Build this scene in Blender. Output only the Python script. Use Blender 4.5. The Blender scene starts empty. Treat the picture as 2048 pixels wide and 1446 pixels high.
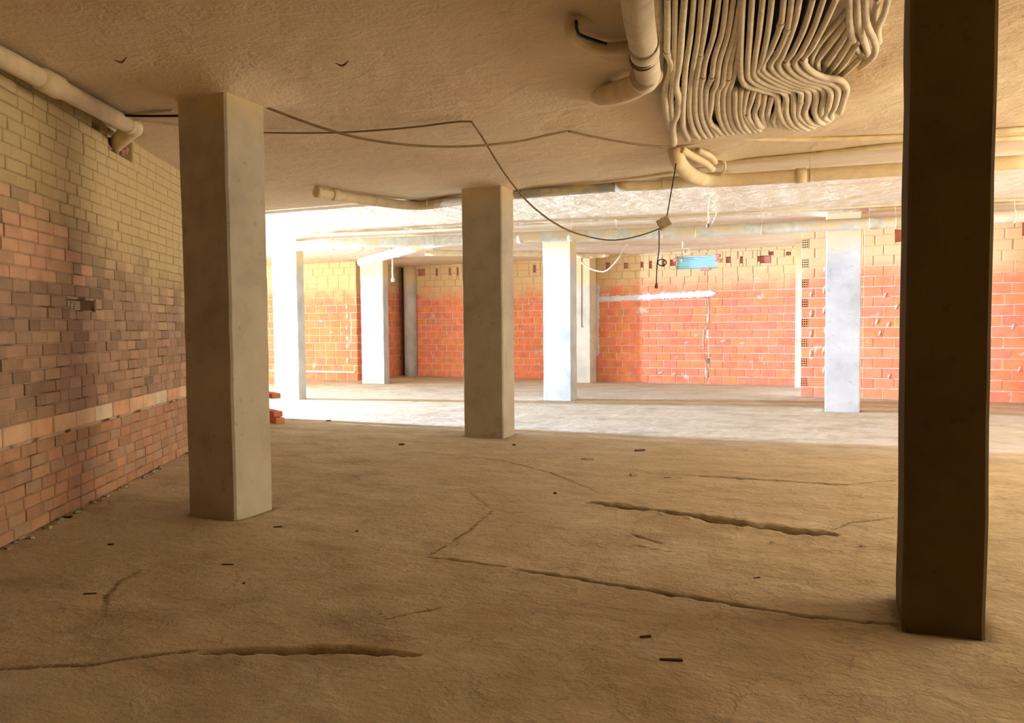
import bpy, bmesh, math, random
import numpy as np
from mathutils import Vector, Matrix
random.seed(7); np.random.seed(7)
SC = bpy.context.scene
COL = SC.collection

# ------------------------------------------------------------------ camera
FPX, CX, CY, EYE, CZ = 1500.0, 1024.0, 723.0, 1.30, 2.98     # focal length in px, eye height, ceiling height
YAW, PITCH, ROLL = math.radians(23.9), math.radians(-2.6), math.radians(0.5)
_f0 = np.array([-math.sin(YAW), math.cos(YAW), 0.0]); _r0 = np.array([math.cos(YAW), math.sin(YAW), 0.0]); _u0 = np.array([0, 0, 1.0])
FWD = _f0*math.cos(PITCH) + _u0*math.sin(PITCH)
_up = _u0*math.cos(PITCH) - _f0*math.sin(PITCH)
RGT = _r0*math.cos(ROLL) - _up*math.sin(ROLL)
UPV = _up*math.cos(ROLL) + _r0*math.sin(ROLL)
EYEP = np.array([0, 0, EYE])
cd = bpy.data.cameras.new('camera'); cam = bpy.data.objects.new('camera', cd); COL.objects.link(cam)
cd.sensor_width = 36; cd.sensor_fit = 'HORIZONTAL'; cd.lens = 36*FPX/2048; cd.clip_end = 200
M = Matrix.Identity(4)
for i in range(3):
    M[i][0] = RGT[i]; M[i][1] = UPV[i]; M[i][2] = -FWD[i]; M[i][3] = EYEP[i]
cam.matrix_world = M
SC.camera = cam

# ------------------------------------------------------------------ world, lights, exposure
W = bpy.data.worlds.new('world'); SC.world = W; W.use_nodes = True
W.node_tree.nodes['Background'].inputs[0].default_value = (1.0, 0.84, 0.58, 1)
W.node_tree.nodes['Background'].inputs[1].default_value = 4.6  # warm fill for the near half, entering by the right wall gap
def area(name, loc, rot, sx, sy, power, color, spread=180):
    l = bpy.data.lights.new(name, 'AREA'); l.shape = 'RECTANGLE'; l.size = sx; l.size_y = sy
    l.energy = power; l.color = color; l.spread = math.radians(spread)
    o = bpy.data.objects.new(name, l); o.location = loc; o.rotation_euler = rot; COL.objects.link(o); return o
DOORX = -24.0
# daylight standing in the doorway at the left end of the hall (hidden behind the left column): sky above, sunlit ground below
DTH = math.radians(-4)
area('doorway_skylight', (DOORX, 8.25, 2.2), (0, -math.pi/2+math.radians(4), DTH), 1.5, 0.6, 2300, (0.42, 0.61, 1.0), 62)
area('doorway_ground_glow', (DOORX, 8.25, 0.7), (0, -math.pi/2-math.radians(8), DTH), 1.2, 0.6, 1400, (0.60, 0.77, 1.0), 68)
SC.view_settings.view_transform = 'Standard'; SC.view_settings.look = 'None'
SC.view_settings.gamma = 1.0; SC.view_settings.use_curve_mapping = False
SC.view_settings.exposure = 1.1

# ------------------------------------------------------------------ photo measurement -> real point on a known plane
def ray(px, py): return FWD + RGT*(px-CX)/FPX - UPV*(py-CY)/FPX
def at_z(px, py, z=0.0):
    r = ray(px, py); return EYEP + r*((z-EYE)/r[2])
def at_y(px, py, Y):
    r = ray(px, py); return EYEP + r*(Y/r[1])
def at_x(px, py, X):
    r = ray(px, py); return EYEP + r*(X/r[0])
def at_wall(px, py, p, q):
    n = np.array([-(q[1]-p[1]), q[0]-p[0]]); r = ray(px, py); return EYEP + r*((n@np.array(p[:2]))/(n@r[:2]))

# ------------------------------------------------------------------ node helpers
def new_mat(name):
    m = bpy.data.materials.new(name); m.use_nodes = True
    nt = m.node_tree; nt.nodes.clear()
    o = nt.nodes.new('ShaderNodeOutputMaterial'); b = nt.nodes.new('ShaderNodeBsdfPrincipled')
    nt.links.new(b.outputs[0], o.inputs[0]); b.inputs['Roughness'].default_value = 0.9
    b.inputs['Specular IOR Level'].default_value = 0.2
    return m, nt, b
def N(nt, t, **k):
    n = nt.nodes.new(t)
    for a, v in k.items(): setattr(n, a, v)
    return n
def L(nt, a, b): nt.links.new(a, b)
def geo_pos(nt): return N(nt, 'ShaderNodeNewGeometry').outputs['Position']
def noise(nt, vec, scale, detail=4, rough=0.55, dist=0.0):
    n = N(nt, 'ShaderNodeTexNoise'); n.inputs['Scale'].default_value = scale; n.inputs['Detail'].default_value = detail
    n.inputs['Roughness'].default_value = rough; n.inputs['Distortion'].default_value = dist
    if vec is not None: L(nt, vec, n.inputs['Vector'])
    return n.outputs['Fac']
def ramp(nt, fac, stops):
    r = N(nt, 'ShaderNodeValToRGB'); e = r.color_ramp.elements
    while len(e) > 1: e.remove(e[-1])
    for i, (p, c) in enumerate(stops):
        el = e[0] if i == 0 else e.new(p)
        el.position = p; el.color = (c[0], c[1], c[2], 1) if hasattr(c, '__len__') else (c, c, c, 1)
    L(nt, fac, r.inputs[0]); return r.outputs[0]
def mix(nt, fac, a, b, mode='MIX'):
    m = N(nt, 'ShaderNodeMix', data_type='RGBA', blend_type=mode)
    if isinstance(fac, (int, float)): m.inputs[0].default_value = fac
    else: L(nt, fac, m.inputs[0])
    for s, v in ((m.inputs[6], a), (m.inputs[7], b)):
        if hasattr(v, 'is_output') or isinstance(v, bpy.types.NodeSocket): L(nt, v, s)
        else: s.default_value = (v[0], v[1], v[2], 1)
    return m.outputs[2]
def mth(nt, op, a, b=0.0, clamp=False):
    m = N(nt, 'ShaderNodeMath', operation=op, use_clamp=clamp)
    for s, v in ((m.inputs[0], a), (m.inputs[1], b)):
        if isinstance(v, bpy.types.NodeSocket): L(nt, v, s)
        else: s.default_value = v
    return m.outputs[0]
def zsep(nt, vec, i=2):
    s = N(nt, 'ShaderNodeSeparateXYZ'); L(nt, vec, s.inputs[0]); return s.outputs[i]
def smooth(nt, v, lo, hi):
    m = N(nt, 'ShaderNodeMapRange', interpolation_type='SMOOTHSTEP'); L(nt, v, m.inputs[0])
    m.inputs[1].default_value = lo; m.inputs[2].default_value = hi; return m.outputs[0]
def bump(nt, b, h, strength, dist=0.01):
    n = N(nt, 'ShaderNodeBump'); n.inputs['Strength'].default_value = strength; n.inputs['Distance'].default_value = dist
    L(nt, h, n.inputs['Height']); L(nt, n.outputs[0], b.inputs['Normal'])

SPRAY = (0.74, 0.56, 0.28)      # yellow insulation spray that drifted over everything near the ceiling

def m_ceiling():
    m, nt, b = new_mat('sprayed_foam'); P = geo_pos(nt)
    big = noise(nt, P, 0.7, 3); fine = noise(nt, P, 9, 6, 0.65)
    c = ramp(nt, big, [(0.3, (0.72, 0.56, 0.39)), (0.5, (0.78, 0.63, 0.44)), (0.72, (0.80, 0.68, 0.48))])
    c = mix(nt, smooth(nt, fine, 0.62, 0.8), c, (0.60, 0.43, 0.24))
    L(nt, c, b.inputs[0])
    st = noise(nt, P, 38, 4, 0.6); md = noise(nt, P, 4.5, 4, 0.5, 0.4)
    h = mth(nt, 'ADD', mth(nt, 'MULTIPLY', st, 0.4), mth(nt, 'MULTIPLY', md, 1.8))
    bump(nt, b, h, 0.8, 0.02); return m
def m_floor():
    m, nt, b = new_mat('dusty_concrete_floor'); P = geo_pos(nt)
    mp = N(nt, 'ShaderNodeMapping'); L(nt, P, mp.inputs[0]); mp.inputs['Rotation'].default_value = (0, 0, -0.35); mp.inputs['Scale'].default_value = (0.7, 1.25, 1)
    big = noise(nt, P, 0.55, 5, 0.6); streak = noise(nt, mp.outputs[0], 2.4, 8, 0.66, 0.25); fine = noise(nt, P, 22, 6, 0.7)
    c = ramp(nt, streak, [(0.28, (0.38, 0.29, 0.175)), (0.46, (0.52, 0.42, 0.28)), (0.6, (0.60, 0.50, 0.35)), (0.78, (0.70, 0.61, 0.46))])
    c = mix(nt, smooth(nt, big, 0.5, 0.68), c, (0.50, 0.41, 0.25))
    grn = noise(nt, P, 3.1, 5, 0.6)
    c = mix(nt, mth(nt, 'MULTIPLY', smooth(nt, grn, 0.6, 0.74), 0.45), c, (0.38, 0.34, 0.20))
    c = mix(nt, mth(nt, 'MULTIPLY', smooth(nt, fine, 0.55, 0.8), 0.5), c, (0.34, 0.25, 0.15))
    flake = smooth(nt, noise(nt, P, 2.6, 9, 0.68, 0.2), 0.50, 0.53)
    c = mix(nt, mth(nt, 'MULTIPLY', flake, 0.15), c, (0.66, 0.55, 0.37))
    at = N(nt, 'ShaderNodeAttribute', attribute_name='recess_shade')
    c = mix(nt, at.outputs['Fac'], c, (0.13, 0.09, 0.045))  # painted shade: floor colour darkens with the depth of the cuts
    L(nt, c, b.inputs[0]); b.inputs['Roughness'].default_value = 0.85
    h = mth(nt, 'ADD', mth(nt, 'ADD', mth(nt, 'MULTIPLY', flake, 0.17), mth(nt, 'MULTIPLY', fine, 0.45)), mth(nt, 'ADD', mth(nt, 'MULTIPLY', streak, 1.9), mth(nt, 'MULTIPLY', noise(nt, P, 7, 5, 0.6), 0.8)))
    bump(nt, b, h, 0.9, 0.022); return m
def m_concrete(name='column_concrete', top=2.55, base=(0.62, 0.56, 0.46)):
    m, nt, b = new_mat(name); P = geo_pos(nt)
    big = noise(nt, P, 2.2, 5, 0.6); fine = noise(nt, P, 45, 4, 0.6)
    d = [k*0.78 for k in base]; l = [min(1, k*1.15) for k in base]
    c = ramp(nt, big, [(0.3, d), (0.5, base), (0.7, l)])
    c = mix(nt, mth(nt, 'MULTIPLY', smooth(nt, noise(nt, P, 14, 3), 0.62, 0.72), 0.35), c, [k*0.5 for k in base])
    zz = mth(nt, 'ADD', zsep(nt, P), mth(nt, 'MULTIPLY', noise(nt, P, 3, 3), 0.5))
    c = mix(nt, mth(nt, 'MULTIPLY', smooth(nt, zz, top, top+0.55), 0.85), c, SPRAY)
    L(nt, c, b.inputs[0])
    bump(nt, b, mth(nt, 'ADD', mth(nt, 'MULTIPLY', fine, 0.3), big), 0.35, 0.01); return m
def m_brick(name, attr=False, sprayz=(2.15, 2.75), sprayc=SPRAY, smear=0.62, smearc=(0.72, 0.62, 0.50), ribs=False):
    m, nt, b = new_mat(name); P = geo_pos(nt)
    if attr: base = N(nt, 'ShaderNodeAttribute', attribute_name='bc').outputs['Color']
    else: base = N(nt, 'ShaderNodeObjectInfo').outputs['Color']
    var = noise(nt, P, 6, 4, 0.6)
    c = mix(nt, 1.0, base, ramp(nt, var, [(0.3, 0.82), (0.5, 1.0), (0.7, 1.12)]), 'MULTIPLY')
    if sprayz:
        zz = mth(nt, 'ADD', zsep(nt, P), mth(nt, 'MULTIPLY', mth(nt, 'SUBTRACT', noise(nt, P, 2.0, 4), 0.5), 0.9))
        if name.startswith('old'):      # drift reaches lower at the far end of the left wall
            zz = mth(nt, 'ADD', zz, mth(nt, 'MULTIPLY', mth(nt, 'SUBTRACT', zsep(nt, P, 1), 3.0), 0.22))
        c = mix(nt, mth(nt, 'MULTIPLY', smooth(nt, zz, sprayz[0], sprayz[1]), 0.88), c, sprayc)
    s = noise(nt, P, 3.3, 6, 0.62, 0.3)
    c = mix(nt, mth(nt, 'MULTIPLY', smooth(nt, s, smear, smear+0.07), 0.65), c, smearc)
    L(nt, c, b.inputs[0])
    bump(nt, b, mth(nt, 'ADD', var, mth(nt, 'MULTIPLY', noise(nt, P, 60, 3), 0.4)), 0.4, 0.006); return m
def m_mortar(name, pale, dark, sprayz=(2.0, 2.6), thr=0.5, sc=5.0, sprayc=(0.66, 0.50, 0.26)):
    m, nt, b = new_mat(name); P = geo_pos(nt)
    c = mix(nt, smooth(nt, noise(nt, P, sc, 4), thr-0.05, thr+0.05), dark, pale)
    zz = mth(nt, 'ADD', zsep(nt, P), mth(nt, 'MULTIPLY', mth(nt, 'SUBTRACT', noise(nt, P, 2.0, 4), 0.5), 0.9))
    if 'old' in name: zz = mth(nt, 'ADD', zz, mth(nt, 'MULTIPLY', mth(nt, 'SUBTRACT', zsep(nt, P, 1), 3.0), 0.22))
    c = mix(nt, mth(nt, 'MULTIPLY', smooth(nt, zz, sprayz[0], sprayz[1]), 0.9), c, sprayc)
    L(nt, c, b.inputs[0]); bump(nt, b, noise(nt, P, 50, 4), 0.6, 0.008); return m
def m_plain(name, col, rough=0.8, var=0.15, sc=12, bmp=0.3, spray=0.0):
    m, nt, b = new_mat(name); P = geo_pos(nt)
    n = noise(nt, P, sc, 4)
    c = ramp(nt, n, [(0.3, [k*(1-var) for k in col]), (0.7, [min(1, k*(1+var)) for k in col])])
    if spray:
        c = mix(nt, mth(nt, 'MULTIPLY', smooth(nt, noise(nt, P, 3, 4), 0.45, 0.6), spray), c, (0.74, 0.60, 0.38))
    L(nt, c, b.inputs[0]); b.inputs['Roughness'].default_value = rough
    bump(nt, b, noise(nt, P, sc*4, 3), bmp, 0.004); return m

MAT = dict(
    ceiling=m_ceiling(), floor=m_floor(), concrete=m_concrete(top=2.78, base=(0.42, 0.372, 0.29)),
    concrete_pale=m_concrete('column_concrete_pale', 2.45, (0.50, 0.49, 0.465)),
    concrete_shaded=m_concrete('column_concrete_shaded', 3.6, (0.11, 0.078, 0.032)),  # same concrete with the right column's shade put into its base colour
    cream=m_concrete('plastered_pilaster', 2.3, (0.62, 0.55, 0.42)),
    brick=m_brick('hollow_brick', sprayz=(1.95, 2.55)), brick_a=m_brick('hollow_brick_attr', True, sprayz=(1.95, 2.55)),
    brick_raw=m_brick('brick_unsprayed', sprayz=None),
    old=m_brick('old_brick', sprayz=(1.95, 2.55), sprayc=(0.62, 0.50, 0.27), smear=0.66, smearc=(0.52, 0.42, 0.30)),
    old_a=m_brick('old_brick_attr', True, sprayz=(1.95, 2.55), sprayc=(0.62, 0.50, 0.27), smear=0.66, smearc=(0.52, 0.42, 0.30)),
    mortar=m_mortar('pale_mortar', (0.86, 0.70, 0.56), (0.76, 0.50, 0.38), thr=0.42),
    mortar_old=m_mortar('old_mortar', (0.50, 0.37, 0.26), (0.12, 0.07, 0.04), thr=0.44, sc=3.5, sprayc=(0.60, 0.48, 0.26)),
    plaster=m_plain('white_plaster', (0.62, 0.57, 0.52), var=0.12, sc=9, bmp=0.6),
    bright_plaster=m_plain('bright_plaster', (0.74, 0.72, 0.72), var=0.08, sc=9, bmp=0.6),
    grey_plaster=m_plain('grey_plaster', (0.50, 0.43, 0.34), var=0.15, sc=14, bmp=0.6),
    dark=m_plain('wall_gap_shade', (0.03, 0.022, 0.015)),
    sprayed=m_plain('sprayed_pipe', (0.76, 0.62, 0.40), var=0.10, sc=9, bmp=0.7),
    conduit=m_plain('sprayed_conduit', (0.70, 0.61, 0.46), var=0.12, sc=14, bmp=0.6),
    grey_pipe=m_plain('grey_plastic_pipe', (0.42, 0.43, 0.38), 0.5, spray=0.9),
    pale_pipe=m_plain('pale_plastic_pipe', (0.66, 0.67, 0.60), 0.5, spray=0.8),
    cable=m_plain('brown_cable', (0.27, 0.18, 0.09), 0.6), black=m_plain('black_cable', (0.02, 0.018, 0.015), 0.5),
    shade_conduit=m_plain('conduit_gap_shade', (0.05, 0.04, 0.03)), white_cable=m_plain('white_cable', (0.80, 0.74, 0.58), 0.6), box=m_plain('beige_plastic', (0.50, 0.40, 0.27), 0.5),
    wood=m_plain('dark_wood', (0.07, 0.045, 0.025), sc=40), stone=m_plain('stone', (0.42, 0.34, 0.24)),
    slat=m_plain('window_slat', (0.60, 0.76, 0.80), 0.4, var=0.03),
    holder=m_plain('lamp_holder_brown', (0.30, 0.15, 0.07), 0.5),
)
def m_emit(name, col, s):
    m = bpy.data.materials.new(name); m.use_nodes = True; nt = m.node_tree; nt.nodes.clear()
    o = N(nt, 'ShaderNodeOutputMaterial'); e = N(nt, 'ShaderNodeEmission'); e.inputs[0].default_value = (*col, 1); e.inputs[1].default_value = s
    L(nt, e.outputs[0], o.inputs[0]); return m
MAT['daylight'] = m_emit('window_daylight', (0.30, 0.78, 1.0), 0.75)

# ------------------------------------------------------------------ object helpers
def link(o, parent=None):
    COL.objects.link(o)
    if parent is not None: o.parent = parent
    return o
def tag(o, label=None, cat=None, group=None, kind=None):
    if label: o['label'] = label
    if cat: o['category'] = cat
    if group: o['group'] = group
    if kind: o['kind'] = kind
    return o
def empty(name, loc=(0, 0, 0), rz=0.0):
    o = bpy.data.objects.new(name, None); o.location = loc; o.rotation_euler = (0, 0, rz); o.empty_display_size = 0.1
    return link(o)
def mesh_obj(name, verts, faces, mat, parent=None, smooth_=False, loc=None):
    me = bpy.data.meshes.new(name); me.from_pydata([tuple(map(float, v)) for v in verts], [], faces); me.update()
    if mat is not None: me.materials.append(mat)
    if smooth_:
        me.polygons.foreach_set('use_smooth', [True]*len(me.polygons))
    o = bpy.data.objects.new(name, me)
    if loc is not None: o.location = loc
    return link(o, parent)
def grid_mesh(name, xs, ys, z, mat, flip=False, attr=None):
    nx, ny = len(xs), len(ys); X, Y = np.meshgrid(xs, ys)
    v = np.stack([X.ravel(), Y.ravel(), z.ravel()], 1).astype(np.float32)
    i = np.arange((nx-1)*(ny-1)); r, c = i//(nx-1), i % (nx-1); a = r*nx+c
    f = np.stack([a, a+1, a+nx+1, a+nx], 1)
    if flip: f = f[:, ::-1]
    me = bpy.data.meshes.new(name); me.vertices.add(len(v)); me.vertices.foreach_set('co', v.ravel())
    me.loops.add(f.size); me.loops.foreach_set('vertex_index', f.ravel().astype(np.int32))
    me.polygons.add(len(f)); me.polygons.foreach_set('loop_start', np.arange(0, f.size, 4, dtype=np.int32))
    me.polygons.foreach_set('loop_total', np.full(len(f), 4, dtype=np.int32))
    me.update(calc_edges=True); me.polygons.foreach_set('use_smooth', [True]*len(f)); me.materials.append(mat)
    if attr is not None:
        at = me.attributes.new('recess_shade', 'FLOAT', 'POINT'); at.data.foreach_set('value', attr.ravel().astype(np.float32))
    return link(bpy.data.objects.new(name, me))
def box_vf(x0, x1, y0, y1, z0, z1):
    v = [(x0, y0, z0), (x1, y0, z0), (x1, y1, z0), (x0, y1, z0), (x0, y0, z1), (x1, y0, z1), (x1, y1, z1), (x0, y1, z1)]
    f = [(0, 3, 2, 1), (4, 5, 6, 7), (0, 1, 5, 4), (1, 2, 6, 5), (2, 3, 7, 6), (3, 0, 4, 7)]
    return v, f
def bevel_box(name, sx, sy, sz, mat, bev=0.01, parent=None, loc=(0, 0, 0), rot=(0, 0, 0), seg=2, jit=0.0):
    bm = bmesh.new(); bmesh.ops.create_cube(bm, size=1)
    for v in bm.verts: v.co = Vector((v.co.x*sx, v.co.y*sy, (v.co.z+0.5)*sz))
    bmesh.ops.bevel(bm, geom=bm.edges[:], offset=bev, segments=seg, affect='EDGES', profile=0.6)
    if jit:
        for v in bm.verts: v.co += Vector((random.uniform(-jit, jit), random.uniform(-jit, jit), random.uniform(-jit, jit)))
    me = bpy.data.meshes.new(name); bm.to_mesh(me); bm.free(); me.materials.append(mat)
    o = bpy.data.objects.new(name, me); o.location = loc; o.rotation_euler = rot
    return link(o, parent)
def catmull(pts, n=6):
    P = [np.array(p, float) for p in pts]
    if len(P) < 3: return P
    P = [2*P[0]-P[1]] + P + [2*P[-1]-P[-2]]; out = []
    for i in range(1, len(P)-2):
        for k in range(n):
            t = k/n; a, b, c, d = P[i-1], P[i], P[i+1], P[i+2]
            out.append(0.5*((2*b)+(c-a)*t+(2*a-5*b+4*c-d)*t*t+(3*b-a-3*c+d)*t**3))
    out.append(P[-2]); return out
def sweep(pts, rad, sides=10, wob=0.0):
    """tube around a polyline; rad is a number or one per point"""
    P = [np.array(p, float) for p in pts]; n = len(P)
    if not hasattr(rad, '__len__'): rad = [rad]*n
    V, F = [], []; up = None
    for i in range(n):
        t = P[min(i+1, n-1)] - P[max(i-1, 0)]; t /= (np.linalg.norm(t)+1e-9)
        if up is None:
            up = np.array([0, 0, 1.0]) if abs(t[2]) < 0.9 else np.array([1.0, 0, 0])
        s = np.cross(t, up); s /= (np.linalg.norm(s)+1e-9); up = np.cross(s, t)
        for k in range(sides):
            a = 2*math.pi*k/sides; r = rad[i]*(1+random.uniform(-wob, wob))
            V.append(P[i] + s*math.cos(a)*r + up*math.sin(a)*r)
    for i in range(n-1):
        for k in range(sides):
            a, b = i*sides+k, i*sides+(k+1) % sides
            F.append((a, b, b+sides, a+sides))
    F.append(tuple(range(sides))[::-1]); F.append(tuple(range((n-1)*sides, n*sides)))
    return V, F
def tube(name, pts, rad, mat, parent=None, sides=10, sm=6, wob=0.0):
    if hasattr(rad, '__len__'):
        full = catmull([np.append(p, r) for p, r in zip(pts, rad)], sm) if sm else [np.append(p, r) for p, r in zip(pts, rad)]
        P = [q[:3] for q in full]; R = [max(q[3], 1e-4) for q in full]
    else:
        P = catmull(pts, sm) if sm else pts; R = rad
    V, F = sweep(P, R, sides, wob)
    return mesh_obj(name, V, F, mat, parent, True)
def join_vf(lst):
    V, F = [], []
    for v, f in lst:
        o = len(V); V += list(v); F += [tuple(i+o for i in q) for q in f]
    return V, F

# ------------------------------------------------------------------ columns (plan positions measured at their feet)
COLS = [  # x0,x1,y0,y1, mat, label
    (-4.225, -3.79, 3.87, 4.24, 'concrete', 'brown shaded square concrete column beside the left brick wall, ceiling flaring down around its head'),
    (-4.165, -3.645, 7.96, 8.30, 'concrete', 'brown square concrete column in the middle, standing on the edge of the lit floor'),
    (0.238, 0.545, 3.545, 3.95, 'concrete_shaded', 'nearly black concrete column with chamfered edges, nearest at the right'),
    (-9.77, -9.19, 11.03, 11.24, 'concrete_pale', 'brightest white-lit concrete column, seen just right of the brown column by the left wall'),
    (-4.90, -4.375, 12.44, 12.75, 'concrete_pale', 'bluish pale concrete column right of the middle column, in front of the plastered pilaster'),
    (-0.26, 0.22, 12.18, 12.50, 'concrete_pale', 'pale concrete column with stained foot beside the bricks with holes, left of the dark column'),
    (-10.53, -9.89, 14.90, 15.12, 'concrete_pale', 'cream concrete column standing before the round column'),
]
def build_column(x0, x1, y0, y1, mat, label):
    w, d = x1-x0, y1-y0; h = CZ
    bm = bmesh.new(); bmesh.ops.create_cube(bm, size=1)
    for v in bm.verts: v.co = Vector((v.co.x*w, v.co.y*d, (v.co.z+0.5)*(h+0.08)-0.03))
    ed = [e for e in bm.edges if abs((e.verts[0].co-e.verts[1].co).z) > 1]
    bmesh.ops.bevel(bm, geom=ed, offset=0.014, segments=1, affect='EDGES')
    for z in np.linspace(0.1, 2.9, 15):
        bmesh.ops.bisect_plane(bm, geom=bm.verts[:]+bm.edges[:]+bm.faces[:], plane_co=(0, 0, z), plane_no=(0, 0, 1))
    zs = sorted(set(round(v.co.z, 3) for v in bm.verts))
    off = {z: (random.uniform(-.003, .003), random.uniform(-.003, .003)) for z in zs}
    for v in bm.verts:
        o = off[round(v.co.z, 3)]; v.co.x += o[0]; v.co.y += o[1]
        if v.co.z > 2.36: v.co.x *= 1.012; v.co.y *= 1.012        # upper lift of the formwork stands a little proud
    me = bpy.data.meshes.new('concrete_column'); bm.to_mesh(me); bm.free(); me.materials.append(MAT[mat])
    o = bpy.data.objects.new('concrete_column', me); o.location = ((x0+x1)/2, (y0+y1)/2, 0); link(o)
    tag(o, label, 'column'); return o

# ------------------------------------------------------------------ floor with gouges and cracks
def seg_dist(X, Y, pts):
    """distance to polyline and signed side (+ = camera-far side)"""
    D = np.full(X.shape, 1e9); T = np.zeros(X.shape); tot = 0
    L_ = [np.hypot(*(np.array(pts[i+1])-np.array(pts[i]))) for i in range(len(pts)-1)]; S = sum(L_)
    for i in range(len(pts)-1):
        ax, ay = pts[i]; bx, by = pts[i+1]; dx, dy = bx-ax, by-ay; l2 = dx*dx+dy*dy
        t = np.clip(((X-ax)*dx+(Y-ay)*dy)/l2, 0, 1); d = np.hypot(X-ax-t*dx, Y-ay-t*dy)
        m = d < D; D = np.where(m, d, D); T = np.where(m, (tot+t*L_[i])/S, T); tot += L_[i]
    return D, T
def vnoise(X, Y, s, seed=0):
    r = np.random.RandomState(seed); out = np.zeros(X.shape)
    for k in range(9):
        a = r.uniform(0, 2*math.pi); f = s*r.uniform(0.5, 1.8); out += np.sin((X*math.cos(a)+Y*math.sin(a))*f+r.uniform(0, 6.28))
    return out/9
FLOOR_CUTS = [  # photo polyline on the floor, half width, depth
    ([(1180, 1004), (1260, 1014), (1330, 1024), (1420, 1036)], 0.05, 0.045),
    ([(1400, 1034), (1470, 1046), (1540, 1054), (1600, 1064), (1660, 1068)], 0.075, 0.06),
    ([(1360, 948), (1450, 955), (1560, 962), (1690, 970)], 0.030, 0.025),
    ([(0, 1337), (110, 1333), (200, 1325), (300, 1311), (387, 1303)], 0.016, 0.022),
    ([(400, 1303), (520, 1303), (640, 1300), (740, 1304), (832, 1312)], 0.026, 0.045),
    ([(850, 1112), (930, 1122), (1010, 1135)], 0.012, 0.012),
    ([(1010, 1135), (1200, 1165), (1400, 1198), (1450, 1208), (1600, 1232), (1790, 1249)], 0.015, 0.020),
    ([(756, 1226), (775, 1240), (800, 1233), (830, 1226), (873, 1217)], 0.009, 0.013),
    ([(1262, 1068), (1290, 1078), (1330, 1088)], 0.012, 0.012), ([(1265, 1090), (1340, 1104)], 0.010, 0.010),
    ([(208, 1220), (212, 1190), (235, 1165), (280, 1140)], 0.010, 0.008),
    ([(1660, 1062), (1700, 1045), (1790, 1035)], 0.010, 0.008), ([(1690, 970), (1790, 960)], 0.010, 0.008),
    ([(850, 905), (1000, 920), (1100, 945), (1200, 985)], 0.012, 0.007), ([(860, 1110), (940, 1060), (985, 1020), (940, 985)], 0.008, 0.006),
]
def axis(breaks):
    out = []
    for a, b, s in breaks: out += list(np.arange(a, b-1e-6, s))
    out.append(breaks[-1][1]); return np.array(out)
fx = axis([(-24.5, -6.4, .20), (-6.4, -4.6, .05), (-4.6, 1.2, .0155), (1.2, 2.2, .05), (2.2, 6, .2)])
fy = axis([(-4, 1.2, .2), (1.2, 7.2, .0165), (7.2, 9, .05), (9, 20, .18)])
FXX, FYY = np.meshgrid(fx, fy)
fz = 0.006*vnoise(FXX, FYY, 2.2, 1) + 0.004*vnoise(FXX, FYY, 7, 2) + 0.0022*vnoise(FXX+0.1*vnoise(FXX, FYY, 6, 3), FYY, 24, 4)
recess_shade = np.zeros(fz.shape)
for px, hw, dep in FLOOR_CUTS:
    pl = [tuple(at_z(x, y)[:2]) for x, y in px]
    D, T = seg_dist(FXX+0.012*vnoise(FXX, FYY, 30, 5), FYY+0.012*vnoise(FXX, FYY, 26, 6), pl)
    w = hw*(0.35+0.65*np.sin(np.clip(T, 0.03, 0.97)*math.pi)**0.5)*np.clip(1+0.9*vnoise(FXX, FYY, 14, 7)+0.8*vnoise(FXX, FYY, 45, 17), 0.3, 2)
    k = np.clip(1.25-D/w, 0, 1); k = k*k*(3-2*k)
    fz -= dep*k*np.clip(0.9+0.9*vnoise(FXX, FYY, 38, 18), 0.35, 1.4); recess_shade = np.maximum(recess_shade, k*0.95)
    fz += dep*0.22*np.exp(-((D-w*1.5)/(w*0.7+0.004))**2)*(vnoise(FXX, FYY, 18, 8)+0.3)
for c in COLS:   # slight dip of loose screed round the column feet
    cx, cy = (c[0]+c[1])/2, (c[2]+c[3])/2
    dx = np.maximum(np.abs(FXX-cx)-(c[1]-c[0])/2, 0); dy = np.maximum(np.abs(FYY-cy)-(c[3]-c[2])/2, 0); d = np.hypot(dx, dy)
    k = np.exp(-(d/0.03)**2); fz -= 0.012*k*(0.6+0.8*vnoise(FXX, FYY, 20, 9)); recess_shade = np.maximum(recess_shade, 0.6*np.exp(-(d/0.04)**2))  # floor round the feet darkened through the same shade mask
floor = tag(grid_mesh('floor', fx, fy, fz, MAT['floor'], attr=recess_shade), kind='structure')

# ------------------------------------------------------------------ ceiling, sagging in foam towards the columns
cx_ = axis([(-24.5, -6.6, .12), (-6.6, 2.0, .05), (2.0, 6, .15)]); cy_ = axis([(-4, 1.5, .2), (1.5, 9.2, .05), (9.2, 20, .12)])
CXX, CYY = np.meshgrid(cx_, cy_)
cz = CZ + 0.012*vnoise(CXX, CYY, 1.3, 11) + 0.006*vnoise(CXX, CYY, 6, 12) + 0.003*vnoise(CXX, CYY, 22, 13)
for i, c in enumerate(COLS):
    cx, cy = (c[0]+c[1])/2, (c[2]+c[3])/2
    dx = np.maximum(np.abs(CXX-cx)-(c[1]-c[0])/2, 0); dy = np.maximum(np.abs(CYY-cy)-(c[3]-c[2])/2, 0); d = np.hypot(dx, dy)
    cz -= (0.10 if i == 0 else 0.04)*np.exp(-(d/(0.20 if i == 0 else 0.12))**1.5)
def lump(px, py, r, h, sx=1.0):
    global cz
    p = at_z(px, py, CZ); d = np.hypot((CXX-p[0])/sx, CYY-p[1]); cz -= h*np.exp(-(d/r)**2)
lump(1715, 160, 0.42, 0.10); lump(1650, 230, 0.30, 0.05); lump(1230, 175, 0.26, 0.10); lump(1200, 75, 0.20, 0.04); lump(1260, 110, 0.2, 0.06)
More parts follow.
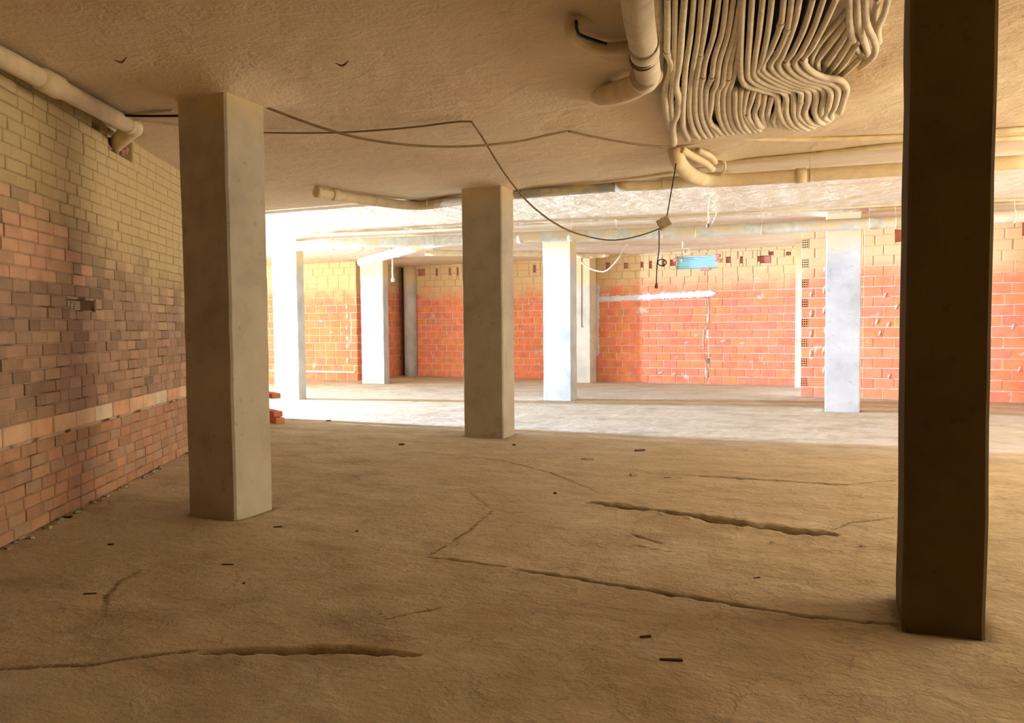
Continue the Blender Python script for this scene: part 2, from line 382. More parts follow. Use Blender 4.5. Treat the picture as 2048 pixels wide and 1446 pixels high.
lump(1400, 320, 0.25, 0.05); lump(1390, 270, 0.35, 0.04); lump(1520, 262, 0.4, 0.03)
for pts, w, h in [([(1030, 378), (1200, 362), (1345, 345), (1440, 328), (1620, 308), (1830, 285), (2048, 275)], .05, .035),
                  ([(560, 240), (700, 238), (945, 243)], .02, .015), ([(640, 380), (800, 402), (935, 392)], .05, .03),
                  ([(540, 465), (935, 452), (1300, 436), (1810, 405), (2048, 398)], .06, .04),
                  ([(300, 250), (420, 215), (640, 200), (860, 214)], .10, .012), ([(20, 30), (300, 20), (700, 60)], .2, .012),
                  ([(1430, 425), (1600, 405), (1700, 395)], .05, .02), ([(730, 495), (1200, 512), (1590, 480)], .08, .03)]:
    pl = [tuple(at_z(x, y, CZ)[:2]) for x, y in pts]
    D, T = seg_dist(CXX, CYY, pl); cz -= h*np.exp(-(D/w)**2)
ceiling = tag(grid_mesh('ceiling', cx_, cy_, cz, MAT['ceiling'], flip=True), kind='structure')
v, f = box_vf(-24.5, 6, -4.2, 20, CZ+0.12, CZ+0.3); slab = mesh_obj('ceiling', v, f, MAT['concrete']); tag(slab, kind='structure')

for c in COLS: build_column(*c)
p = at_z(815, 753)
V, F = sweep([(p[0], 17.55, z) for z in (-0.02, 0.5, 1.2, 1.9, 2.5, 3.02)], [0.172, .170, .172, .170, .172, .176], 28)
tag(mesh_obj('round_column', V, F, MAT['concrete_pale'], None, True), 'round concrete column between two brick walls at the far left', 'column')

# ------------------------------------------------------------------ brick walls
BCACHE = {}
def brick_mesh(w, h, kind, mat):
    key = (round(w, 2), round(h, 3), kind, mat)
    if key in BCACHE: return BCACHE[key]
    d = 0.05; c = min(0.006, h*0.08); v, f = [], []
    j = lambda s: random.uniform(-s, s)
    if kind == 'ribbed':
        n = max(4, int(w/0.022)); xs = np.linspace(0, w, 2*n+1); g = 0.004
        for i, x in enumerate(xs):
            y = 0.0 if i % 2 == 0 else g
            v += [(x, y, c), (x, y, h-c)]
        for i in range(len(xs)-1):
            a = 2*i; f.append((a, a+2, a+3, a+1))
        o = len(v); v += [(0, d, 0), (w, d, 0), (w, d, h), (0, d, h), (0, c, 0), (w, c, 0), (w, c, h), (0, c, h)]
        f += [(o, o+1, o+5, o+4), (o+3, o+7, o+6, o+2), (o, o+4, o+7, o+3), (o+1, o+2, o+6, o+5)]
        e = 2*(len(xs)-1)
        f += [(o+4, o+5, e, 0), (o+7, 1, e+1, o+6), (o+4, 0, 1, o+7), (o+5, o+6, e+1, e)]
    elif kind == 'holes':
        nx, nz = 3, 4; m = 0.16
        xs = [0]; zs = [0]
        for i in range(nx): xs += [(i+0.18)*w/nx, (i+0.82)*w/nx]
        for i in range(nz): zs += [(i+0.2)*h/nz, (i+0.8)*h/nz]
        xs.append(w); zs.append(h); NX = len(xs)
        for z in zs:
            for x in xs: v.append((x, 0, z))
        for b_ in range(len(zs)-1):
            for a_ in range(len(xs)-1):
                q = (b_*NX+a_, b_*NX+a_+1, (b_+1)*NX+a_+1, (b_+1)*NX+a_)
                if a_ % 2 == 1 and b_ % 2 == 1:
                    o = len(v); v += [(v[k][0], 0.14, v[k][2]) for k in q]
                    for k in range(4): f.append((q[k], q[(k+1) % 4], o+(k+1) % 4, o+k))
                else: f.append(q)
        o = len(v); v += [(0, 0, 0), (w, 0, 0), (w, 0, h), (0, 0, h), (0, d, 0), (w, d, 0), (w, d, h), (0, d, h)]
        f += [(o, o+4, o+5, o+1), (o+3, o+2, o+6, o+7), (o, o+3, o+7, o+4), (o+1, o+5, o+6, o+2)]
    else:
        v = [(c+j(c*.4), j(.001), c+j(c*.4)), (w-c+j(c*.4), j(.001), c+j(c*.4)), (w-c+j(c*.4), j(.001), h-c+j(c*.4)), (c+j(c*.4), j(.001), h-c+j(c*.4)),
             (0, c, 0), (w, c, 0), (w, c, h), (0, c, h), (0, d, 0), (w, d, 0), (w, d, h), (0, d, h)]
        f = [(0, 1, 2, 3), (4, 5, 1, 0), (5, 6, 2, 1), (6, 7, 3, 2), (7, 4, 0, 3), (8, 9, 5, 4), (9, 10, 6, 5), (10, 11, 7, 6), (11, 8, 4, 7)]
    me = bpy.data.meshes.new('brick'); me.from_pydata(v, [], f); me.update(); me.materials.append(MAT[mat])
    BCACHE[key] = me; return me

def slab_with_holes(name, u0, u1, z0, z1, depth, holes, mat, loc, rz, thick):
    """front skin at local y=depth (facing -y) leaving rectangular holes with boxes cut inwards; plus sides, top and back"""
    us = sorted(set([u0, u1]+[h[0] for h in holes]+[h[1] for h in holes])); zs = sorted(set([z0, z1]+[h[2] for h in holes]+[h[3] for h in holes]))
    V, F = [], []
    def quad(a, b, c, d): o = len(V); V.extend([a, b, c, d]); F.append((o, o+1, o+2, o+3))
    for i in range(len(us)-1):
        for k in range(len(zs)-1):
            um, zm = (us[i]+us[i+1])/2, (zs[k]+zs[k+1])/2
            if any(h[0] < um < h[1] and h[2] < zm < h[3] for h in holes): continue
            quad((us[i], depth, zs[k]), (us[i+1], depth, zs[k]), (us[i+1], depth, zs[k+1]), (us[i], depth, zs[k+1]))
    for h in holes:
        a, b, c, d = h[:4]; y = depth+h[4]
        quad((a, depth, c), (a, y, c), (b, y, c), (b, depth, c)); quad((a, depth, d), (b, depth, d), (b, y, d), (a, y, d))
        quad((a, depth, c), (a, depth, d), (a, y, d), (a, y, c)); quad((b, depth, c), (b, y, c), (b, y, d), (b, depth, d))
        if not (len(h) > 5 and h[5]): quad((a, y, c), (b, y, c), (b, y, d), (a, y, d))
    quad((u0, depth, z0), (u0, depth, z1), (u0, thick, z1), (u0, thick, z0)); quad((u1, depth, z0), (u1, thick, z0), (u1, thick, z1), (u1, depth, z1))
    quad((u0, thick, z0), (u0, thick, z1), (u1, thick, z1), (u1, thick, z0)) if not any(len(h) > 5 and h[5] for h in holes) else None
    o = mesh_obj(name, V, F, mat); o.location = loc; o.rotation_euler = (0, 0, rz); o['kind'] = 'structure'; return o

def lay(wall, bricks, limit=300, amat='brick_a'):
    """bricks: list of (u, z, w, h, proud, kind, mat, colour, tilt); the first `limit` become parts, the rest one joined part"""
    rest = bricks[limit:]
    for (u, z, w, h, pr, kind, mat, colr, tilt) in bricks[:limit]:
        o = bpy.data.objects.new('perforated_brick' if kind == 'holes' else 'brick', brick_mesh(w, h, kind, mat))
        o.location = (u, -pr, z); o.rotation_euler = (tilt*0.5, 0, 0) ; o.color = (*colr, 1); o.rotation_euler.z = tilt
        COL.objects.link(o); o.parent = wall
    if rest:
        V, F, Cc = [], [], []
        for (u, z, w, h, pr, kind, mat, colr, tilt) in rest:
            me = brick_mesh(w, h, kind, mat); o = len(V)
            V += [(q.co.x+u, q.co.y-pr, q.co.z+z) for q in me.vertices]
            for pl in me.polygons: F.append(tuple(k+o for k in pl.vertices))
            Cc += [colr]*len(me.vertices)
        ob = mesh_obj('brickwork', V, F, MAT[amat], wall); ob['kind'] = 'stuff'
        at = ob.data.color_attributes.new('bc', 'FLOAT_COLOR', 'POINT')
        at.data.foreach_set('color', np.array([[*c, 1] for c in Cc], dtype=np.float32).ravel())

RED = (0.82, 0.26, 0.125)
def red(): 
    k = random.uniform(0.93, 1.07); return (min(1, RED[0]*k), RED[1]*random.uniform(0.9, 1.12), RED[2]*random.uniform(0.88, 1.15))
def clip(s, w, z, h, holes):
    """a brick cut round the holes it meets: what is left of it at the sides, below and above"""
    parts = [(s, w, z, h)]
    for H in holes:
        nxt = []
        for (a, l, c, g) in parts:
            if not (a < H[1]-.004 and a+l > H[0]+.004 and c < H[3]-.004 and c+g > H[2]+.004): nxt.append((a, l, c, g)); continue
            if H[0]-a > .035: nxt.append((a, round(H[0]-a-.006, 2), c, g))
            if a+l-H[1] > .035: nxt.append((H[1]+.006, round(a+l-H[1]-.008, 2), c, g))
            m0, m1 = max(a, H[0]), min(a+l, H[1])
            if m1-m0 > .03:
                if H[2]-c > .03: nxt.append((m0, round(m1-m0, 2), c, round(H[2]-c-.01, 3)))
                if c+g-H[3] > .03: nxt.append((m0, round(m1-m0, 2), H[3]+.004, round(c+g-H[3]-.008, 3)))
        parts = nxt
    return [q for q in parts if q[1] > .025]
def red_courses(u0, u1, z0=0.0, z1=CZ, lw=0.32, pitch=0.172, holes=(), extra=None, gap=0.012, ragged=0.0):
    out = []; k = 0; z = z0
    while z < z1-0.03:
        h = min(pitch-gap, z1-z-0.005)
        a = u0 - (0.5 if k % 2 else 0.02)*lw*random.uniform(0.8, 1.0)
        if ragged: rg = (ragged if k % 2 else 0) + random.uniform(0, ragged*0.4)
        else: rg = 0
        while a < u1:
            l = lw*random.choice((1, 1, 1, 1, 0.96, 0.5 if random.random() < .12 else 1)); b = a+l
            s, e = max(a, u0+(rg if a < u0+0.1 else 0)), min(b-gap, u1)
            if e-s > 0.04:
                w = math.floor((e-s)*100)/100
                cr = red()
                for s_, w_, z_, h_ in clip(s, w, z, h, holes):
                    out.append((s_, z_+gap*0.5+random.uniform(-.0015, .0015), w_, h_, random.uniform(0.001, 0.007), 'plain', 'brick', cr, random.uniform(-.006, .006)))
            a = b
        z += pitch; k += 1
    return out
def gap_cuts(us, w=0.07, z0=2.66, z1=2.86): return [(u, u+w*random.uniform(.6, 1.4), z0+random.uniform(-.02, .02), z1+random.uniform(-.02, .01), 0.05) for u in us]
def raw_in_gaps(holes): # bare red brick seen inside the notches under the ceiling
    return [(h[0]+0.005, h[2]+0.005, max(0.03, math.floor((h[1]-h[0]-0.01)*100)/100), h[3]-h[2]-0.02, -0.035, 'plain', 'brick_raw', (0.55, 0.19, 0.14), 0.0) for h in holes]
def plaster(wall, pts, rad, name='plaster_patch', flat=0.25, mat='plaster'):
    """thrown plaster: a lumpy flattened ribbon on the wall face, local coordinates (u, z)"""
    P = []
    for i in range(len(pts)-1):
        a, b = np.array(pts[i]), np.array(pts[i+1]); n = max(2, int(np.hypot(*(b-a))/0.03))
        for k in range(n): P.append(a+(b-a)*k/n)
    P.append(np.array(pts[-1])); V, F = [], []; S = 7
    d0 = np.array(pts[-1])-np.array(pts[0]); d0 = d0/np.hypot(*d0); nn = np.array([-d0[1], d0[0]])
    for i, p in enumerate(P):
        e = min(1, (min(i, len(P)-1-i)+0.4)/3.0); r = rad*e*random.uniform(0.7, 1.25)
        for k in range(S):
            t = k/(S-1)*2-1; q = p+nn*t*r*(1 if abs(t) < .9 else random.uniform(.8, 1.15))
            V.append((q[0], -0.009-(1-abs(t)**2.5)*rad*flat*random.uniform(.6, 1.1)+(0.012 if abs(t) > .95 else 0), q[1]))
    for i in range(len(P)-1):
        for k in range(S-1):
            a = i*S+k; F.append((a, a+S, a+S+1, a+1) if nn[1] < 0 or d0[0] < 0 else (a, a+S, a+S+1, a+1)[::-1])
    return mesh_obj(name, V, F, MAT[mat], wall, True)

REC = 0.008
# --- far left wall (behind the bright column)
YB = 15.6
hb = []
wb = slab_with_holes('wall_back_left', -24.1, -11.15, 0, CZ, REC, hb, MAT['mortar'], (0, YB, 0), 0, 0.2)
br = red_courses(-24.1, -11.15, 0.0, CZ, lw=0.33, pitch=0.19)
br = [b for b in br]; br.sort(key=lambda b: -b[0]); lay(wb, br)
ledge = mesh_obj('mortar_ledge', *box_vf(-14.5, -11.2, -0.05, 0.02, 0.19, 0.235), MAT['plaster'], wb)
for z in (0.5, 0.85, 1.05, 1.32, 1.6, 1.85): plaster(wb, [(-11.45+random.uniform(-.03, .03), z-.06), (-11.42, z+.09)], 0.06)
for u, z in ((-12.9, .75), (-12.3, 1.5), (-12.0, 1.2), (-13.2, 1.65)): plaster(wb, [(u, z), (u+.12, z+.02)], 0.045)
# --- return wall, seen edge-on beside the round column
wr = slab_with_holes('wall_back_return', YB, 17.7, 0, CZ, REC, [], MAT['mortar'], (-11.15, 0, 0), math.pi/2, 0.2)
lay(wr, red_courses(YB, 17.7, 0.0, CZ, lw=0.33, pitch=0.19, ragged=0.02))
# --- wall right of the round column
YD = 17.62
hd = gap_cuts([-10.58], 0.34, 2.70, 2.92)+gap_cuts([-10.02, -9.62, -9.38], 0.07, 2.68, 2.90)+gap_cuts([-9.08, -8.7, -8.3, -7.9, -7.2], 0.10, 2.66, 2.88)
wd = slab_with_holes('wall_back_centre', -10.66, -5.30, 0, CZ, REC, hd, MAT['mortar'], (0, YD, 0), 0, 0.2)
bd = red_courses(-10.66, -6.93, 0, CZ, holes=hd, ragged=0.03)+red_courses(-6.84, -5.3, 0, CZ)
bd = raw_in_gaps(hd)+bd; lay(wd, bd)
for u, z in ((-10.2, 1.55), (-10.05, 1.45), (-10.15, .45), (-9.3, .55), (-9.7, 1.12), (-10.3, .85), (-9.0, 1.7), (-7.3, 1.85), (-7.6, 1.5)): plaster(wd, [(u, z), (u+.03, z+random.uniform(.08, .16))], 0.04)
for z in (.35, .6, .95, 1.3, 1.7, 2.1): plaster(wd, [(-6.88, z), (-6.88, z+.12)], 0.05)
v, f = box_vf(-12, -10.5, 17.84, 17.9, 0, CZ); tag(mesh_obj('wall_back_shade', v, f, MAT['dark']), kind='structure')  # near-black panel painting the shade in the gaps beside the round column
# --- recessed wall with the slatted opening
YF = 17.05; win = (-3.47, -2.60, 2.57, 2.86)
hf = [(win[0], win[1], win[2], win[3], 0.22, True), (-2.83, -2.72, 0.45, 0.58, 0.10)]
hf += gap_cuts([at_y(x, 520, YF)[0] for x in (1211, 1248, 1281, 1298, 1324)], 0.09, 2.64, 2.80)+gap_cuts([at_y(x, 520, YF)[0] for x in (1452, 1480, 1515)], 0.085, 2.66, 2.80)
hf += [(-1.68, -1.45, 2.64, 2.80, 0.05), (-1.50, -1.40, 2.80, 2.88, 0.05), (-1.15, -1.05, 2.78, 2.86, 0.05), (-3.62, -3.49, 2.66, 2.80, 0.05)]
wf = slab_with_holes('wall_back_right', -5.40, -0.75, 0, CZ, REC, hf, MAT['mortar'], (0, YF, 0), 0, 0.24)
bf = red_courses(-5.36, -2.79, 0, CZ, holes=hf)+red_courses(-2.765, -0.93, 0, CZ, holes=hf)
rawf = raw_in_gaps(hf[2:]); lay(wf, rawf+bf)
pb = plaster(wf, [(-5.34, 1.95), (-4.2, 1.97), (-3.4, 1.99), (-2.60, 2.02)], 0.075, 'plaster_band', .18, 'bright_plaster')
plaster(wf, [(-2.78, 1.95), (-2.76, 1.62), (-2.77, 1.32), (-2.86, 1.2), (-2.88, 0.95), (-2.86, .75)], 0.018, flat=.15, mat='grey_plaster')
plaster(wf, [(-2.84, .6), (-2.80, .62)], 0.03, mat='grey_plaster'); plaster(wf, [(-2.81, .38), (-2.79, .12)], 0.05, flat=.1, mat='grey_plaster')
plaster(wf, [(-5.34, 0.6), (-5.35, 1.2), (-5.34, 2.35)], 0.06, flat=.2)
for u, z in ((-5.1, 1.05), (-4.85, 1.02), (-4.6, .2), (-3.9, .22), (-3.6, .2), (-3.3, .92), (-2.5, .95), (-1.9, .5), (-2.1, .9)): plaster(wf, [(u, z), (u+.12, z+.02)], 0.035, flat=.12)
# the slatted opening itself
wn = empty('window_1', ((win[0]+win[1])/2, YF+0.10, win[2])); wn['kind'] = 'structure'
W_, H_ = win[1]-win[0], win[3]-win[2]
mesh_obj('pane', *box_vf(-W_/2, W_/2, 0.10, 0.11, 0, H_), MAT['daylight'], wn)
for k in range(7):
    z = 0.035+k*(H_-0.05)/6.5
    v, f = box_vf(-W_/2+0.01, W_/2-0.01, -0.018, 0.018, -0.004, 0.004)
    s = mesh_obj('slat', v, f, MAT['slat'], wn); s.location = (0, 0.03, z); s.rotation_euler = (math.radians(38), 0, 0)
for a, b, c, d in ((-W_/2, -W_/2+.02, 0, H_), (W_/2-.02, W_/2, 0, H_), (-W_/2, W_/2, 0, .015), (-W_/2, W_/2, H_-.015, H_)):
    mesh_obj('window_frame', *box_vf(a, b, -0.02, 0.06, c, d), MAT['slat'], wn)
for k in range(9):  # broken brick round the opening
    t = random.random(); u = win[0]-0.03 if k % 3 == 0 else (win[1]+0.02 if k % 3 == 1 else win[0]+t*W_); z = win[2]+t*H_ if k % 3 < 2 else win[2]-0.04
    o = bevel_box('brick_fragment', random.uniform(.05, .12), .05, random.uniform(.03, .07), MAT['brick_raw'], .008, wf, (u, -0.004, z), (0, random.uniform(-.3, .3), 0), 1, .006); o.color = (.75, .33, .30, 1)
# --- pilasters
def pilaster(name, x0, x1, y0, y1, mat='cream'):
    bm = bmesh.new(); bmesh.ops.create_cube(bm, size=1)
    for v_ in bm.verts: v_.co = Vector((v_.co.x*(x1-x0), v_.co.y*(y1-y0), (v_.co.z+.5)*(CZ-.004)))
    bmesh.ops.bevel(bm, geom=[e for e in bm.edges if abs((e.verts[0].co-e.verts[1].co).z) > 1], offset=.012, segments=2, affect='EDGES')
    me = bpy.data.meshes.new(name); bm.to_mesh(me); bm.free(); me.materials.append(MAT[mat])
    o = bpy.data.objects.new(name, me); o.location = ((x0+x1)/2, (y0+y1)/2, 0); return link(o)
tag(pilaster('pilaster', -5.80, -5.36, 16.57, 17.04), 'cream plastered pilaster at the left end of the wall with the slatted opening', 'pilaster')
tag(pilaster('pilaster', -0.93, -0.725, 16.55, 17.04), 'narrow cream pilaster strip left of the bricks with holes', 'pilaster')
# --- nearer walls at the right, one with exposed perforated brick ends
YH = 14.55
hh = [(-0.705, -0.615, k*.178+.022, k*.178+.155, .16) for k in range(1, 16, 2)]
wh = slab_with_holes('wall_back_pier', -0.715, 0.30, 0, CZ, REC, hh, MAT['mortar'], (0, YH, 0), 0, 0.25)
bh = []
for k in range(17):
    z = k*0.178; h = min(.166, CZ-z-.01)
    if h < .05: continue
    if k % 2 == 1: bh.append((-0.715, z+.006, 0.11, h, .004, 'holes', 'brick', (.85, .45, .32) if k > 12 else red(), 0)); s = -0.59
    else: s = -0.715
    for l in ((.32, .32, .32, .32) if k % 2 else (.23, .32, .32, .32)):
        e = min(s+l-.012, 0.30)
        if e-s > .04: bh.append((s, z+.006, math.floor((e-s)*100)/100, h, random.uniform(.001, .006), 'plain', 'brick', red(), 0))
        s += l
lay(wh, bh)
for k in range(6): plaster(wh, [(-0.33+random.uniform(-.03, .03), 0.42+k*.36), (-0.31, 0.56+k*.36)], 0.05, flat=.07, mat='grey_plaster')
for z in (1.5, 1.86, 1.14, .78): plaster(wh, [(-0.56, z-.06), (-0.54, z+.06)], 0.04, flat=.07, mat='grey_plaster')
v, f = box_vf(-0.716, -0.56, YH+.25, 16.6, 0, CZ); tag(mesh_obj('wall_back_side', v, f, MAT['mortar']), kind='structure')
hi = gap_cuts([0.78, 1.1, 2.05, 2.62, 3.3], 0.13, 2.72, 2.93)
wi = slab_with_holes('wall_back_far_right', 0.30, 5.0, 0, CZ, REC, hi, MAT['mortar'], (0, YH-.03, 0), 0, 0.25)
lay(wi, raw_in_gaps(hi)+red_courses(0.30, 5.0, 0, CZ, pitch=.178, holes=hi))
for u, z in ((.62, 1.75), (.8, 1.55), (.5, 1.3), (.68, 1.25), (.55, 1.1), (.7, .35), (2.5, 1.2), (2.6, .5)): plaster(wi, [(u, z), (u+.03, z+.09)], 0.035, flat=.15)
# --- enclosing shell out of the photograph's sight
def shell(name, x0, x1, y0, y1, mat='brick_a'):
    v, f = box_vf(x0, x1, y0, y1, 0, CZ); o = mesh_obj(name, v, f, MAT['mortar']); o['kind'] = 'structure'
shell('wall_right', 5.0, 5.2, 9.5, 15); shell('wall_right', 5.0, 5.2, -4, 4.3); shell('wall_behind', -24.4, 5.2, -4.2, -4.0)  # gap between the right walls added to let warm fill light in
shell('wall_far_left', -24.4, -24.1, 9.2, 16); shell('wall_far_left', -24.4, -24.1, 4.0, 7.4)
shell('wall_front', -24.1, -8.6, 6.3, 6.5)

# --- left wall: courses about 83 mm, one course of large pale blocks
P0 = np.array([-4.614, 2.813]); Q0 = np.array([-6.283, 5.689]); LD = (Q0-P0)/np.hypot(*(Q0-P0)); LA = math.atan2(LD[1], LD[0])
def wl_uz(px, py):
    p = at_wall(px, py, P0, Q0); return float((p[:2]-P0)@LD), float(p[2])
UE = 6.45
pk = 0.083
cav = [wl_uz(137, 600), wl_uz(190, 624)]; hole1 = (cav[0][0], cav[1][0], 1.455, 1.455+pk*0.95, 0.10)
hb0 = wl_uz(216, 255)[0]; hb1 = wl_uz(265, 290)[0]; hole2 = (hb0, hb1, 2.78, 2.955, 0.09)
hole3 = (wl_uz(184, 236)[0], wl_uz(200, 240)[0], 2.88, 2.93, .06)
wl = slab_with_holes('wall_left', -1.2, UE, 0, CZ+.02, REC, [hole1, hole2, hole3], MAT['mortar_old'], (P0[0], P0[1], 0), LA, 0.16)
def old_colour(u, z):
    r = random.random(); t = random.uniform(.88, 1.12)
    if z > 2.12 + random.uniform(-.06, .06) - 0.0*u: c = (.56, .40, .24)
    elif z > 1.62 - .0*u and u < 0.35+1.15*(2.15-z)*1.2+.25 and r < .86: c = (.66, .40, .27)          # pink courses at the near end
    elif z < .60: c = (.47, .265, .16) if r < .7 else (.42, .27, .18)
    elif z < 1.2: c = (.42, .27, .185) if r < .75 else (.34, .225, .15)
    else: c = (.40, .27, .19) if r < .6 else ((.32, .215, .15) if r < .85 else (.47, .33, .21))
    return tuple(k*t for k in c)
old = []
z = 0.0; k = 0
zl = []
while z < CZ-.03:
    if 0.56 < z < 0.66 and not any(abs(a-0.596) < .001 for a in zl):
        z = 0.596; zl.append(z)
        u = -1.2
        while u < UE:
            l = random.uniform(.29, .34); e = min(u+l-.006, UE)
            c = random.choice([(.74, .52, .33), (.70, .46, .29), (.76, .57, .37), (.66, .38, .22)]) if random.random() > .15 else (.72, .60, .42)
            old.append((u, z+.004, math.floor((e-u)*100)/100, .118, random.uniform(.004, .010), 'plain', 'old', c, random.uniform(-.006, .006))); u += l
        z += .124; k += 1; continue
    zl.append(z); h = min(pk-.006, CZ-z-.004); u = -1.2-random.uniform(0, .2)
    while u < UE:
        l = random.choice((.20, .20, .21, .22, .19, .24, .12 if random.random() < .4 else .2)); s, e = max(u, -1.2), min(u+l-.007, UE); w = math.floor((e-s)*100)/100
        for s, w, z_, h_ in (clip(s, w, z, h, (hole1, hole2, hole3)) if w >= .04 else ()):
            kind = 'ribbed' if random.random() < (.30 if 0.7 < z < 2.3 else .12) else 'plain'
            old.append((s, z_+.003, w, h_, random.uniform(.001, .0065), kind, 'old', old_colour(s, z), random.uniform(-.008, .008)))
        u += l
    z += pk; k += 1
vis = [b for b in old if -0.05 < b[0] < 1.75 and 0.55 < b[1] < 2.45]; vis.sort(key=lambda b: b[0])
ids = set(id(b) for b in vis[:300]); old = vis[:300]+[b for b in old if id(b) not in ids]
lay(wl, old, 300, 'old_a')
# broken, tilted brick in the small cavity; smashed brick behind the pipe elbow
o = bpy.data.objects.new('perforated_brick', brick_mesh(.21, .07, 'holes', 'old')); o.color = (.62, .47, .34, 1); o.location = (hole1[0]+.01, .035, 1.462); o.rotation_euler = (.1, .12, .1); link(o, wl)
for q in range(7):
    o = bevel_box('brick_fragment', random.uniform(.05, .12), .06, random.uniform(.04, .09), MAT['brick_raw'], .008, wl,
                  (hb0+.06+q*.065, .06, 2.79+random.uniform(0, .06)), (0, random.uniform(-.5, .5), 0), 1, .008); o.color = (.42, .22, .15, 1)
# mortar rubble along the wall foot
for q in range(46):
    u = random.uniform(0.0, 3.6); s = random.uniform(.015, .04)
    p_ = P0+LD*u+np.array([LD[1], -LD[0]])*random.uniform(.01, .07)
    o = bevel_box('mortar_rubble', s*1.4, s, s*.6, MAT['stone'], s*.2, None, (p_[0], p_[1], -.004), (0, 0, random.uniform(0, 3)), 1, s*.15)
    o.matrix_parent_inverse = Matrix.Identity(4); o.parent = wl; o.location = (u, -random.uniform(.01, .07), -.004)
# short return of the left wall with toothed brick ends, where the daylight comes in
RA = np.array([-7.14, 8.07]); RD = np.array([.87, -.49]); RD = RD/np.hypot(*RD)
RL = 0.92; RJ = 0.72; RO = RA-RD*RL
ws = slab_with_holes('wall_left_return', 0, RL-RJ, 0, CZ, REC, [], MAT['mortar'], (RO[0], RO[1], 0), math.atan2(RD[1], RD[0]), 0.13)
tb = []
for k in range(36):
    z = k*pk; end = RL-RJ+{0: .20, 1: .12, 4: .06}.get(k, 0)
    u = -.1 if k % 2 else 0.0
    while u < end-.03:
        e = min(u+.205, end); s = max(u, 0)
        if z+pk < CZ and e-s > .03: tb.append((s, z+.003, math.floor((e-s)*100)/100, pk-.008, random.uniform(.001, .006), 'plain', 'brick', (.72, .26, .15), 0))
        u += .21
lay(ws, tb)
for k, e in ((0, .72), (1, .64), (4, .58)):
    m_ = bevel_box('brick', e+.1, .125, pk-.008, MAT['brick'], .005, ws, (RL-RJ+(e-.1)/2-.002, .067, k*pk+.004), (0, 0, 0), 1); m_.color = (.74, .28, .16, 1)

# ------------------------------------------------------------------ pipes on the ceiling
def px_r(p, wpx):   # real radius of a pipe that spans wpx pixels at p
    return 0.5*wpx*float((np.array(p)-EYEP)@FWD)/FPX
def path(pts, z):   # pts: (px,py) or (px,py,z)
    return [at_z(q[0], q[1], q[2] if len(q) > 2 else z) for q in pts]
def hangers(par, pipe_pts, xs, r):
    for x in xs:
        for i in range(len(pipe_pts)-1):
            a, b = pipe_pts[i], pipe_pts[i+1]
            if a[0] <= x <= b[0] or b[0] <= x <= a[0]:
                t = (x-a[0])/(b[0]-a[0]); q = a+(b-a)*t
                d = (b-a)/np.linalg.norm(b-a); s = np.cross(d, [0, 0, 1]); s /= np.linalg.norm(s)
                V, F = sweep([q+np.array([0, 0, r]), (q[0], q[1], CZ+.01)], .004, 6)
                ring = [q+s*math.cos(t_)*r*1.06+np.array([0, 0, 1])*math.sin(t_)*r*1.06 for t_ in np.linspace(0, 2*math.pi, 15)]
                mesh_obj('hanger', *join_vf([(V, F), sweep(ring, .0045, 5)]), MAT['sprayed'], par); break
def collar(par, a, b, t, r, w=.05, mat='sprayed', name='coupling'):
    q = a+(b-a)*t; d = (b-a)/np.linalg.norm(b-a)
    V, F = sweep([q-d*w, q-d*w*.9, q+d*w*.9, q+d*w], [r*1.0, r*1.13, r*1.13, r*1.0], 18); return mesh_obj(name, V, F, MAT[mat], par, True)
# A: near cross pipe
zA = 2.905
A = path([(633, 384), (700, 396), (826, 411), (900, 404), (1030, 389)], zA); rA = .058
ta = empty('ceiling_pipe', A[2]*np.array([1, 1, 0])+np.array([0, 0, zA])); ta.location = (0, 0, 0)
tag(ta, 'sprayed ceiling pipe with a capped left end and a bend, passing behind the middle column', 'pipe')
tube('pipe', A, rA, MAT['sprayed'], ta, 16, 5)
B_ = path([(1010, 391), (1120, 382), (1240, 373)], zA); tube('unpainted_pipe', B_, rA*.98, MAT['grey_pipe'], ta, 16, 4)['label'] = 'bare grey length of pipe'
C_ = path([(1230, 373), (1330, 369), (1460, 357)], zA); tube('pipe', C_, rA, MAT['sprayed'], ta, 16, 4)
collar(ta, A[0], A[1], .06, rA, .04, 'grey_pipe', 'end_cap'); collar(ta, A[0], A[1], .55, rA)
hangers(ta, A, [A[0][0]+.25, A[2][0]+.25], rA); hangers(ta, B_+C_[1:], [at_z(1047, 388, zA)[0], at_z(1327, 370, zA)[0]], rA)
# B: pipe that comes out of the ceiling at the conduits and runs to the right
zB = 2.79
B2 = [at_z(1352, 292, 2.99), at_z(1352, 308, 2.90), at_z(1364, 334, 2.83), at_z(1395, 356, zB), at_z(1440, 361, zB), at_z(1620, 350, zB), at_z(1810, 338, zB), at_z(2080, 322, zB)]
tB = tube('ceiling_pipe', B2, [.075, .075, .075, .072, .066, .066, .066, .066], MAT['sprayed'], None, 16, 5)
tag(tB, 'sprayed pipe curving out of the ceiling below the conduits and running right', 'pipe')
hangers(tB, B2[4:], [at_z(1620, 350, zB)[0], B2[5][0]+1.0], .066); collar(tB, B2[4], B2[5], .9, .066)
